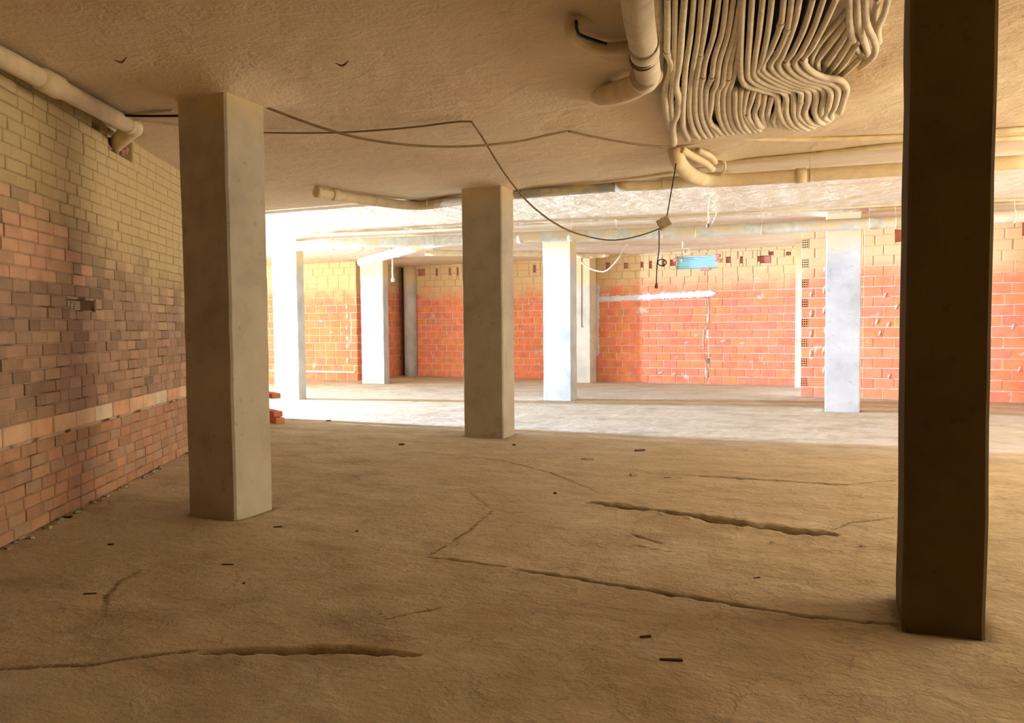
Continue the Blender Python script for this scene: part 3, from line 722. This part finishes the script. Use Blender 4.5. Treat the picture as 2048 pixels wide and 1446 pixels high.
# C: far main pipe across the whole hall
zC = 2.74
Cp = path([(505, 497), (700, 487), (930, 479), (1090, 473), (1300, 466), (1520, 457), (1800, 444), (2080, 430)], zC); rC = .085
tC = empty('ceiling_pipe'); tag(tC, 'long pale main pipe on hangers crossing the whole lit hall', 'pipe')
tube('pipe', Cp, rC, MAT['pale_pipe'], tC, 18, 4)
hangers(tC, Cp, [at_z(x, y, zC)[0] for x, y in ((541, 495), (667, 489), (812, 483), (869, 481), (1143, 471), (1232, 468), (1325, 465), (1391, 462), (1523, 457), (1738, 447), (1790, 445), (2030, 432))], rC)
for i, t in ((1, .1), (2, .7), (3, .25)): collar(tC, Cp[i], Cp[i+1], t, rC*.93, .05, 'pale_pipe')
# D: branch falling away behind the main pipe, with one orange collar
zD = 2.72
Dp = [at_z(722, 525, 2.72), at_z(765, 513, 2.74), at_z(820, 498, 2.76), at_z(868, 486, 2.78), at_z(905, 481, 2.80)]
tD = tube('ceiling_pipe', Dp, .085, MAT['sprayed'], None, 14, 4); tag(tD, 'cream branch pipe slanting up over the cream column to the main pipe', 'pipe')
collar(tD, Dp[1], Dp[2], .65, .085, .12); hangers(tD, Dp, [Dp[1][0]+.3], .085)
Ep = path([(850, 505), (935, 506), (1020, 507), (1180, 511)], 2.80)
tE = tube('ceiling_pipe', Ep, .06, MAT['sprayed'], None, 12, 3); tag(tE, 'thin cream pipe along the far ceiling behind the middle column', 'pipe'); hangers(tE, Ep, [at_z(843+10, 505, 2.8)[0]+.1], .06)
Fp = path([(1150, 511), (1195, 511), (1216, 510)], 2.78); tF = tube('ceiling_pipe', Fp, .05, MAT['sprayed'], None, 12, 3)
tag(tF, 'short pipe stub ending above the cream pilaster', 'pipe'); collar(tF, Fp[0], Fp[1], .8, .05, .06)
# G: slim conduits laid on the ceiling
for pts, r, lab in (([(1352, 292), (1440, 277), (1600, 279), (1810, 273), (2080, 256)], .022, 'slim conduit on the ceiling running right from under the conduit bundle'),
                    ([(1350, 347), (1440, 327), (1620, 309), (1830, 286), (2080, 274)], .02, 'slim sprayed conduit on the ceiling just above the curving pipe'),
                    ([(1030, 382), (1200, 364), (1345, 346)], .018, 'slim ceiling conduit right of the middle column head'),
                    ([(540, 468), (935, 454), (1300, 437), (1810, 408), (2080, 398)], .022, 'slim long ceiling conduit in front of the main pipe'),
                    ([(1740, 418), (1810, 415), (2080, 404)], .03, 'thick short conduit over the pale column right of the bricks with holes'),
                    ([(252, 230), (345, 222)], .010, 'upper thin sprayed line from the left pipe to the left column')):
    o = tube('ceiling_conduit', path(pts, CZ-.012-r*.4), r, MAT['sprayed'], None, 8, 4); tag(o, lab, 'conduit')

# H: pipe along the top of the left wall, elbow into the broken hole
n2 = np.array([LD[1], -LD[0]])
def off_wall(px, py, off):
    a = P0+n2*off; b = Q0+n2*off; return at_wall(px, py, a, b)
H0 = off_wall(-40, 92, .10); H1 = off_wall(258, 251, .27)
th = empty('wall_pipe'); tag(th, 'sprayed waste pipe along the left wall top with an elbow into a broken hole', 'pipe')
rH = .062; Hs = H0+(H0-H1)*0.35
tube('pipe', [Hs, H0, H1], rH, MAT['sprayed'], th, 18, 0)
tt = float(np.linalg.norm(at_wall(118, 168, H0, H1)-H0)/np.linalg.norm(H1-H0))
V, F = sweep([H0+(H1-H0)*(tt-.14), H0+(H1-H0)*(tt-.11), H0+(H1-H0)*(tt-.01), H0+(H1-H0)*(tt+.0)], [rH, rH*1.22, rH*1.25, rH*1.02], 20); mesh_obj('coupling', V, F, MAT['sprayed'], th, True)
d = (H1-H0)/np.linalg.norm(H1-H0); w3 = -np.array([n2[0], n2[1], 0])
EC = H1+d*.06
V, F = sweep([H1-d*.05, H1-d*.045, H1-d*.005, H1], [rH, rH*1.14, rH*1.14, rH], 20); mesh_obj('socket', V, F, MAT['sprayed'], th, True)
kn = [EC+d*math.sin(t)*rH*1.2 for t in np.linspace(-.9, 1.57, 9)]; V, F = sweep(kn, [max(.002, math.cos(t)*rH*1.2) for t in np.linspace(-.9, 1.57, 9)], 20); mesh_obj('elbow', V, F, MAT['sprayed'], th, True)
bc = (hb0+hb1)/2; HC = np.array([*(P0+LD*bc-n2*.06), 2.86])
V, F = sweep([EC, EC+(HC-EC)*.25, EC+(HC-EC)*.9, HC], [rH*1.1, rH*1.1, rH*.95, rH*.95], 20); mesh_obj('branch', V, F, MAT['sprayed'], th, True)

# I: large downcomer at the top, turning into the ceiling
I = [at_z(1270, -170, 2.76), at_z(1274, 0, 2.76), at_z(1287, 90, 2.76), at_z(1296, 150, 2.77)]
ti = empty('ceiling_pipe'); tag(ti, 'large downpipe with socket rings left of the conduit bundle', 'pipe')
rI = px_r(I[2], 57); tube('pipe', I, rI, MAT['conduit'], ti, 22, 4)
for y0, y1, k in ((86, 108, 1.06), (150, 160, 1.10)):
    V, F = sweep([at_z(1287, y0, 2.76), at_z(1290, y1, 2.762)], [rI*k, rI*k], 22); mesh_obj('socket', V, F, MAT['conduit'], ti, True)
for y0 in (88, 106, 112):
    V, F = sweep([at_z(1287, y0, 2.76), at_z(1288, y0+1.2, 2.76)], [rI*1.085]*2, 22); mesh_obj('rubber_ring', V, F, MAT['cable'], ti, True)
J = [at_z(1303, 150, 2.79), at_z(1280, 168, 2.82), at_z(1235, 185, 2.85), at_z(1205, 190, 2.90), at_z(1195, 188, 3.0)]
tube('bend', J, [rI*.95, rI*1.0, rI*1.0, rI*.95, rI*.9], MAT['sprayed'], ti, 18, 4)
o = tube('ceiling_pipe', [at_z(1308, -170, 2.86), at_z(1310, 0, 2.86), at_z(1316, 60, 2.87), at_z(1318, 140, 2.93)], px_r(at_z(1310, 60, 2.87), 24), MAT['conduit'], None, 14, 4)
tag(o, 'smaller pipe tucked between the large top pipe and the conduit bundle', 'pipe')
# K: looped duct left of it
K = [at_z(1262, 93, 2.90), at_z(1220, 98, 2.88), at_z(1175, 90, 2.88), at_z(1147, 72, 2.88), at_z(1143, 52, 2.90), at_z(1160, 42, 2.96), at_z(1200, 42, 3.0)]
o = tube('ceiling_duct', K, [px_r(K[0], 26)]*6+[.02], MAT['sprayed'], None, 14, 5); tag(o, 'sprayed hooked duct with a dark split, left of the large top pipe', 'duct')
o2 = tube('split', [at_z(1152, 42, 2.90), at_z(1155, 62, 2.873), at_z(1165, 72, 2.868), at_z(1212, 88, 2.868)], .009, MAT['black'], o, 8, 4)

# ------------------------------------------------------------------ the conduit bundle (traced on the enlarged photo, 2.844 px per photo px)
S7 = 2.8444
GA = [[(668, -40), (668, 0), (670, 150), (668, 300), (690, 380), (655, 530), (665, 640), (690, 730)],
 [(712, -40), (712, 0), (708, 300), (700, 480), (688, 560), (694, 650), (712, 730)],
 [(768, -40), (765, 0), (752, 150), (736, 360), (715, 480), (732, 565), (725, 640), (700, 710), (705, 815)],
 [(820, -40), (818, 0), (800, 200), (772, 380), (762, 520), (755, 620), (760, 720), (790, 790)],
 [(866, -40), (862, 0), (845, 200), (815, 380), (797, 520), (795, 640), (815, 730), (850, 785)],
 [(910, -40), (905, 0), (880, 180), (855, 320), (838, 440), (828, 520), (828, 640), (850, 720), (885, 780)],
 [(965, -40), (960, 0), (930, 200), (885, 345), (870, 440), (858, 520), (862, 640), (885, 720), (918, 772)],
 [(1008, -40), (1003, 0), (980, 180), (935, 330), (920, 440), (888, 520), (894, 640), (918, 710), (948, 766)],
 [(1048, -40), (1040, 20), (1010, 200), (965, 350), (950, 470), (928, 520), (918, 600), (905, 685), (945, 725), (978, 760)],
 [(1085, -20), (1072, 60), (1040, 220), (1002, 350), (985, 470), (958, 520), (958, 640), (980, 710), (1010, 757)],
 [(1085, 120), (1072, 180), (1032, 330), (1015, 450), (990, 520), (990, 640), (1012, 712), (1042, 755)],
 [(1085, 220), (1075, 280), (1055, 400), (1025, 500), (1020, 560), (1022, 640), (1045, 715), (1074, 751)]]
GB = [[(1100, -40), (1098, 0), (1088, 200), (1085, 400), (1110, 480), (1200, 510), (1285, 540), (1300, 620), (1330, 690), (1392, 735)],
 [(1153, -40), (1150, 0), (1137, 200), (1125, 400), (1150, 460), (1240, 500), (1318, 520), (1345, 560), (1345, 640), (1375, 700), (1432, 735)],
 [(1214, -40), (1210, 0), (1190, 180), (1165, 350), (1165, 430), (1240, 480), (1335, 508), (1383, 535), (1388, 640), (1415, 700), (1467, 733)],
 [(1268, -40), (1262, 0), (1240, 180), (1205, 350), (1185, 400), (1270, 462), (1360, 498), (1425, 520), (1425, 575), (1412, 645), (1450, 690), (1500, 722)],
 [(1336, -40), (1330, 0), (1312, 140), (1262, 270), (1210, 385), (1290, 445), (1380, 486), (1460, 508), (1470, 570), (1450, 640), (1480, 690), (1525, 705)],
 [(1383, -40), (1375, 0), (1350, 170), (1295, 300), (1255, 370), (1310, 432), (1400, 474), (1490, 500), (1515, 545), (1505, 630), (1530, 688), (1562, 698)],
 [(1430, -40), (1420, 0), (1390, 140), (1330, 300), (1300, 368), (1340, 424), (1430, 466), (1530, 494), (1560, 540), (1545, 640), (1578, 690)],
 [(1508, -40), (1495, 0), (1450, 150), (1385, 290), (1345, 352), (1382, 412), (1462, 456), (1560, 484), (1598, 530), (1580, 620), (1560, 660), (1590, 682)],
 [(1570, -40), (1555, 0), (1500, 160), (1435, 290), (1392, 350), (1424, 402), (1500, 446), (1600, 474), (1640, 515), (1622, 600), (1598, 640), (1600, 672)],
 [(1643, -40), (1625, 0), (1560, 140), (1490, 270), (1442, 338), (1480, 400), (1560, 440), (1650, 456), (1688, 505), (1670, 570), (1650, 640)]]
GC = [[(1052, 505), (1055, 560), (1055, 640), (1078, 715), (1108, 750)], [(1088, 505), (1085, 560), (1086, 640), (1108, 715), (1140, 747)],
 [(1125, 505), (1112, 560), (1105, 640), (1135, 700), (1168, 745)], [(1165, 505), (1150, 560), (1125, 645), (1158, 705), (1195, 740)],
 [(1190, 515), (1185, 580), (1165, 645), (1190, 712), (1212, 720)], [(1222, 525), (1215, 590), (1205, 650), (1225, 712)],
 [(1268, 535), (1255, 580), (1240, 640), (1252, 715)], [(1300, 590), (1285, 640), (1270, 680), (1285, 715)], [(1345, 560), (1320, 620), (1300, 680), (1318, 720)]]
GD = [[(1705, -40), (1705, 0), (1708, 150), (1735, 265), (1780, 318)], [(1750, -40), (1750, 0), (1755, 130), (1790, 240), (1806, 312)],
 [(1795, -40), (1795, 0), (1802, 130), (1850, 250), (1838, 320), (1780, 372), (1690, 432)], [(1868, -40), (1862, 0), (1850, 80), (1825, 150)],
 [(1925, -40), (1920, 0), (1900, 80), (1866, 165), (1870, 240)]]
GE = [[(1695, 50), (1605, 160), (1530, 250), (1490, 335), (1510, 390)], [(1702, 100), (1622, 210), (1565, 285), (1520, 350), (1535, 400)], [(1712, 150), (1645, 260), (1590, 340), (1550, 400)],
 [(1724, 205), (1672, 295), (1620, 370), (1580, 420)], [(1745, 250), (1695, 330), (1645, 395), (1600, 425)], [(1775, 320), (1720, 375), (1665, 420), (1620, 432)]]
def conduit(pts, zf, wpx, label, group, couple=()):
    P = []; R = []
    for i, (x, y) in enumerate(pts):
        q = at_z(1100+x/S7, y/S7, zf(x, y, i, len(pts))); P.append(q); R.append(px_r(q, wpx))
    if pts[0][1] < 0:
        d = P[0]-P[1]; d /= np.linalg.norm(d); P.insert(0, P[0]+d*.5); R.insert(0, R[0])
    o = tube('conduit', P, R, MAT['conduit'], None, 10, 5, .02); tag(o, label, 'conduit', group)
    for t in couple:
        best = min(range(len(P)-1), key=lambda i: abs(((pts[i] if pts[0][1] >= 0 else pts[max(i-1, 0)])[1])-t)); a, b = P[best], P[best+1]
        dd = (b-a)/np.linalg.norm(b-a); V, F = sweep([a-dd*.035, a-dd*.03, a+dd*.03, a+dd*.035], [R[best]*1.02, R[best]*1.2, R[best]*1.2, R[best]*1.02], 12)
        mesh_obj('coupling', V, F, MAT['conduit'], o, True)
        V, F = sweep([a-dd*.037, a-dd*.034], [R[best]*1.1]*2, 12); mesh_obj('socket_ring', V, F, MAT['cable'], o, True)
ORD = 'first second third fourth fifth sixth seventh eighth ninth tenth eleventh twelfth'.split()
def zA_(x, y, i, n): return 2.85+(.05 if y > 480 else 0)+(.06 if i == n-1 else 0)-(.03 if x < 780 and y < 700 else 0)
def zB_(x, y, i, n): return 2.835+(.05 if y > 530 and i > 5 else 0)+(.06 if i == n-1 else 0)
cp = {0: (300,), 5: (320,), 6: (440,), 7: (440,), 10: (450,)}
for i, g in enumerate(GA): conduit(g, zA_, 14.0 if i in (0, 2) else 11.6, 'sprayed conduit, %s from the left in the left half of the ceiling bundle' % ORD[i], 'conduits in the left half of the ceiling bundle', cp.get(i, ()))
cp = {4: (140,), 5: (170,), 7: (352,), 9: (338,), 3: (575,)}
for i, g in enumerate(GB): conduit(g, zB_, 12.6, 'sprayed conduit stepping right then down, %s from the left of the bent set' % ORD[i], 'stepped conduits in the middle of the ceiling bundle', cp.get(i, ()))
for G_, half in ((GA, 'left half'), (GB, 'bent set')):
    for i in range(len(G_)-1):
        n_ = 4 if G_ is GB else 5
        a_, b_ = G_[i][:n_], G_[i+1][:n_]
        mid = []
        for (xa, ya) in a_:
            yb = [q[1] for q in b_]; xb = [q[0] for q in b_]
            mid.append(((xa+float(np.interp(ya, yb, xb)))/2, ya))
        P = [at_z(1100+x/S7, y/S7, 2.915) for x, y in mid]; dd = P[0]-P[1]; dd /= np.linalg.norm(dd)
        o = tube('conduit', [P[0]+dd*.4]+P, .020, MAT['shade_conduit'], None, 8, 4)  # added black tubes stand in for the shade between front conduits
        tag(o, 'added black tube for the shade in the gap right of the %s conduit, %s of bundle' % (ORD[i], half), 'conduit', 'added shade tubes behind the front row of the bundle')
for i, g in enumerate(GC): conduit(g, lambda x, y, i, n: 2.89+(.07 if i == n-1 else 0), 11.5, 'short conduit emerging under the step of the bundle, %s from the left' % ORD[i], 'short lower conduits of the ceiling bundle', (640,) if i == 3 else ())
for i, g in enumerate(GD): conduit(g, lambda x, y, i, n: 2.85+(.10 if i >= n-2 else 0), 13.5, 'conduit at the right edge of the ceiling bundle, %s from the left there' % ORD[i], 'right-hand conduits of the ceiling bundle')
for i, g in enumerate(GE): conduit(g, lambda x, y, i, n: 2.90+(.05 if i == n-1 else 0), 12.5, 'slanting conduit fanned behind the others near the right edge, %s from the left' % ORD[i], 'fanned conduits of the ceiling bundle')
# foam-smothered tangle where the pipe leaves the ceiling under the bundle
for pts, r, lab in (([(1362, 298, 2.93), (1385, 312, 2.90), (1410, 325, 2.88), (1425, 338, 2.86)], .035, 'sprayed stub under the conduit bundle beside the curving pipe'),
                    ([(1395, 300, 2.95), (1420, 312, 2.92), (1432, 325, 2.90)], .028, 'shorter sprayed stub right of the other one under the bundle'),
                    ([(1428, 322, 2.93), (1449, 326, 2.88), (1446, 345, 2.84), (1428, 357, 2.83)], .013, 'thin hooked tube under the conduit bundle')):
    tag(tube('conduit_stub', path(pts, 2.9), r, MAT['sprayed'], None, 10, 5), lab, 'conduit')

# ------------------------------------------------------------------ cables
def cable(name, pts, r, mat, label, parent=None, sm=8):
    o = tube(name, pts, r, MAT[mat], parent, 7, sm)
    if parent is None: tag(o, label, 'cable')
    return o
def swag(pxs, a, b, wall_a=None):
    return [at_wall(x, y, a, b) for x, y in pxs]
a1 = at_z(517, 206, 2.93); b1 = at_z(1135, 262, 2.95); c1 = at_z(1350, 293, 2.95); n0 = at_z(945, 243, 2.95); bx = at_z(1356, 298, 2.95)
cable('ceiling_cable', swag([(505, 203), (560, 225), (640, 254), (720, 276), (800, 288), (880, 293), (960, 291), (1040, 282), (1100, 269), (1135, 262)], a1, b1), .010, 'cable', 'brown cable sagging under the ceiling from the left column to the mid ceiling clip')
cable('ceiling_cable', swag([(1135, 262), (1200, 276), (1270, 288), (1320, 293), (1352, 293)], b1, c1), .010, 'cable', 'brown cable swag running right from the clip to the conduit bundle')
cable('ceiling_cable', path([(500, 265), (600, 266), (700, 264), (820, 255), (910, 244), (945, 243)], 2.945), .008, 'cable', 'thin brown cable close to the ceiling below the big swag')
cable('ceiling_cable', path([(248, 231), (300, 232), (420, 231)], 2.93), .010, 'black', 'black cable from the left wall pipe to the left column')
cable('ceiling_cable', path([(255, 238), (300, 243), (420, 256)], 2.93), .010, 'box', 'tan cable just below the black one beside the left column')
hp = swag([(943, 243), (965, 275), (995, 325), (1025, 368), (1060, 408), (1100, 440), (1140, 462), (1180, 474), (1215, 480), (1250, 478), (1290, 468), (1320, 457)], n0, bx)
cable('hanging_cable', hp[:8], .0075, 'cable', 'dark cable drooping from the ceiling past the middle column towards the junction box')
cable('hanging_cable', hp[6:], .0055, 'black', 'black lower run of the drooping cable ending at the junction box')
bp = at_wall(1328, 446, n0, bx); bt = at_wall(1333, 437, n0, bx)
cable('hanging_cable', [bx+np.array([0, 0, .02]), at_wall(1350, 340, n0, bx), bt], .0055, 'black', 'straight wire from the ceiling under the conduits down to the junction box')
# junction box
jb = empty('junction_box', bp); tag(jb, 'square beige junction box hanging in the air on wires', 'box')
q = bevel_box('box_body', .115, .05, .10, MAT['box'], .006, jb, (0, 0, -.05)); c_ = bevel_box('lid', .108, .008, .094, MAT['box'], .003, jb, (0, -.028, -.047))
for sx, sz in ((-.03, .02), (.02, .025), (-.028, -.028), (.03, -.022)): bevel_box('screw', .008, .004, .012, MAT['cable'], .001, jb, (sx, -.034, sz-.006))
jb.rotation_euler = (0, math.radians(-28), YAW-.15)
# lamp wire below the box, with a coil and a holder
w0 = at_wall(1318, 457, n0, bx); w0q = np.array(w0)
def from_depth(px, py, ref):  # point on the vertical plane through ref, square to the view
    n = FWD.copy(); n[2] = 0; r = ray(px, py); t = (n@(ref-EYEP))/(n@r); return EYEP+r*t
lamp = empty('lamp_wire'); tag(lamp, 'black wire with a coil and a bare lamp holder hanging below the junction box', 'lamp')
tube('wire', [from_depth(x, y, w0q) for x, y in ((1318, 457), (1318, 500), (1314, 530), (1313, 565))], .005, MAT['black'], lamp, 6, 5)
tube('coil', [from_depth(1324+8.5*math.cos(t), 525+6.5*math.sin(t), w0q) for t in np.linspace(0, 2*math.pi, 18)], .005, MAT['black'], lamp, 6, 0)
h0 = from_depth(1313, 565, w0q); V, F = sweep([h0, h0-[0, 0, .015], h0-[0, 0, .03], h0-[0, 0, .055]], [.006, .012, .016, .015], 12); mesh_obj('lamp_holder', V, F, MAT['holder'], lamp, True)
# white cable garland over the recessed wall
Yg = 15.2
gpt = [at_y(x, y, Yg) for x, y in ((1162, 525), (1178, 536), (1200, 543), (1215, 540), (1235, 520), (1256, 489), (1300, 486), (1366, 474))]
lw = empty('lamp_cable'); tag(lw, 'cream cable garland with a coil and lamp holder before the slatted opening', 'lamp')
tube('cable', gpt, .016, MAT['white_cable'], lw, 8, 6); tube('drop', [at_y(1366, 474, Yg), at_y(1366, 497, Yg)], .02, MAT['white_cable'], lw, 8, 0)
tube('wire', [at_y(1366, 497, Yg), at_y(1364, 508, Yg), at_y(1365, 519, Yg)], .008, MAT['cable'], lw, 6, 3)
tube('coil', [at_y(1372.5+6.5*math.cos(t), 502+6*math.sin(t), Yg) for t in np.linspace(0, 6.283, 16)], .008, MAT['white_cable'], lw, 6, 0)
h0 = at_y(1365, 517, Yg); V, F = sweep([h0, h0-[0, 0, .03], h0-[0, 0, .07]], [.012, .03, .026], 10); mesh_obj('lamp_holder', V, F, MAT['box'], lw, True)
# two more drops
dref = at_z(1425, 388, 2.97)
l2 = empty('lamp_wire'); tag(l2, 'tangled wire with small brown lamp holder hanging below the curving pipe', 'lamp')
tube('wire', [from_depth(x, y, dref) for x, y in ((1441, 381), (1425, 392), (1419, 400), (1417, 425), (1418, 440), (1416, 448))], .009, MAT['white_cable'], l2, 7, 5)
tube('loop', [from_depth(x, y, dref) for x, y in ((1421, 396), (1436, 398), (1427, 412), (1419, 418), (1424, 424), (1434, 412), (1428, 404), (1421, 396))], .008, MAT['white_cable'], l2, 7, 5)
tube('loop', [from_depth(x, y, dref) for x, y in ((1433, 405), (1432, 430), (1424, 447))], .005, MAT['white_cable'], l2, 6, 3)
h0 = from_depth(1416, 447, dref); V, F = sweep([h0, h0-[0, 0, .02], h0-[0, 0, .05]], [.010, .024, .022], 10); mesh_obj('lamp_holder', V, F, MAT['holder'], l2, True)
l3 = empty('lamp_wire'); tag(l3, 'short cream wire with lamp holder between cream column and round column', 'lamp')
dr = at_z(784, 506, 2.9)
tube('wire', [np.append(from_depth(782, 508, dr)[:2], CZ)]+[from_depth(x, y, dr) for x, y in ((782, 512), (785, 520), (785, 545), (786, 556))], .018, MAT['white_cable'], l3, 7, 4)
h0 = from_depth(786, 554, dr); V, F = sweep([h0, h0-[0, 0, .05], h0-[0, 0, .10]], [.02, .045, .04], 10); mesh_obj('lamp_holder', V, F, MAT['white_cable'], l3, True)
o = tube('hanging_wire', [at_y(x, y, 16.562) for x, y in ((1163, 512), (1163, 600), (1163, 650), (1165, 654))], .007, MAT['cable'], None, 6, 3); tag(o, 'thin wire hanging down the cream pilaster left of the slatted opening', 'cable')
# nail and loose plaster flake scars on the near ceiling
for x, y, s, lab in ((240, 117, .05, 'small dark scar in the ceiling above the left wall pipe'), (683, 124, .045, 'small dark wire stub in the ceiling right of the left column')):
    q = at_z(x, y, CZ-.01); o = tube('ceiling_stub', [q+[-s, 0, 0], q+[0, .01, -.02], q+[s*1.2, 0, .0]], [.003, .008, .003], MAT['holder'], None, 6, 3); tag(o, lab, 'stub')

# ------------------------------------------------------------------ bits on the floor
def ground_z(p):
    i = np.abs(fx-p[0]).argmin(); k = np.abs(fy-p[1]).argmin(); return float(fz[k, i])
def splinter(px, py, lpx, rot, mat, label, cat, name, hpx=5):
    q = at_z(px, py); s = float((q-EYEP)@FWD)/FPX; l = lpx*s; w = max(.008, hpx*s*1.6); h = max(.005, hpx*s*.7)
    o = bevel_box(name, l, w, h, MAT[mat], min(h, w)*.3, None, (q[0], q[1], ground_z(q)-.001), (0, 0, YAW+rot), 1, h*.18)
    tag(o, label, cat); return o
splinter(1342, 1320, 46, -.1, 'wood', 'dark flat wood splinter lying on the near floor left of the dark column', 'wood', 'wood_splinter', 6)
splinter(1291, 1274, 24, .2, 'wood', 'small dark curled chip on the floor behind the flat wood splinter', 'wood', 'wood_chip', 5)
splinter(136, 1036, 15, .1, 'wood', 'black chip on the floor at the foot of the left brick wall', 'wood', 'wood_chip', 5)
splinter(455, 1130, 24, -.05, 'wood', 'thin brown splinter on the floor below the left column foot', 'wood', 'wood_splinter', 3)
splinter(556, 1055, 17, .05, 'wood', 'tiny splinter on the floor right of the left column foot', 'wood', 'wood_splinter', 3)
splinter(180, 1187, 24, .15, 'wood', 'thin splinter on the floor near the left frame edge', 'wood', 'wood_splinter', 3)
splinter(222, 1090, 12, -.2, 'wood', 'small dark chip between the left wall and the left column', 'wood', 'wood_chip', 4)
splinter(714, 1064, 5, 0, 'wood', 'tiny dark pebble in the middle of the brown floor', 'stone', 'pebble', 4)
splinter(488, 1167, 5, 0, 'wood', 'tiny dark pebble below the left column', 'stone', 'pebble', 4)
splinter(1514, 1157, 14, .3, 'wood', 'small sliver on the floor between the long crack and the deep gouge', 'wood', 'wood_splinter', 3)
splinter(1267, 951, 13, .1, 'stone', 'palest small stone before the lit floor', 'stone', 'stone', 7)
splinter(1179, 919, 17, .1, 'stone', 'flat crumb of screed left of the pale stone', 'stone', 'stone', 4)
splinter(1167, 918, 8, .3, 'stone', 'little crumb beside the flat crumb of screed', 'stone', 'stone', 4)
splinter(1280, 902, 22, .35, 'wood', 'dark stick at the edge of the lit floor', 'wood', 'wood_splinter', 4)
splinter(1335, 955, 14, -.1, 'stone', 'stone crumb at the left end of the far gouge', 'stone', 'stone', 3)
splinter(1110, 987, 6, 0, 'wood', 'dark pebble on the floor before the middle column', 'stone', 'pebble', 5)
splinter(803, 890, 11, .2, 'wood', 'dark crumb on the floor left of the middle column foot', 'stone', 'pebble', 4)
splinter(1028, 891, 7, .2, 'wood', 'dark crumb right below the middle column foot', 'stone', 'pebble', 4)
splinter(657, 842, 10, .2, 'wood', 'dark crumb on the lit floor before the brightest column', 'stone', 'pebble', 3)
splinter(1545, 1086, 8, .2, 'stone', 'small stone below the right end of the deep gouge', 'stone', 'stone', 4)
splinter(1726, 1094, 10, .2, 'stone', 'small stone left of the dark column', 'stone', 'stone', 5)
splinter(1710, 748, 9, .2, 'stone', 'crumb beside', 'stone', 'stone', 3) if False else None
# bricks and a batten lying at the foot of the far left wall
for px_, py_, s_, lab in ((716, 757, (.34, .14, .07), 'flat pale plank end lying at the foot of the far left brick wall'), (716, 757, (.16, .10, .08), 'small brick lump under the pale plank end beside the cream column')):
    q = at_z(px_, py_); o = bevel_box('rubble', *s_, MAT['plaster' if s_[0] > .2 else 'stone'], .01, None, (q[0], q[1]-.1, 0.0 if s_[0] < .2 else .08), (0, 0, .1), 1, .006); tag(o, lab, 'rubble')
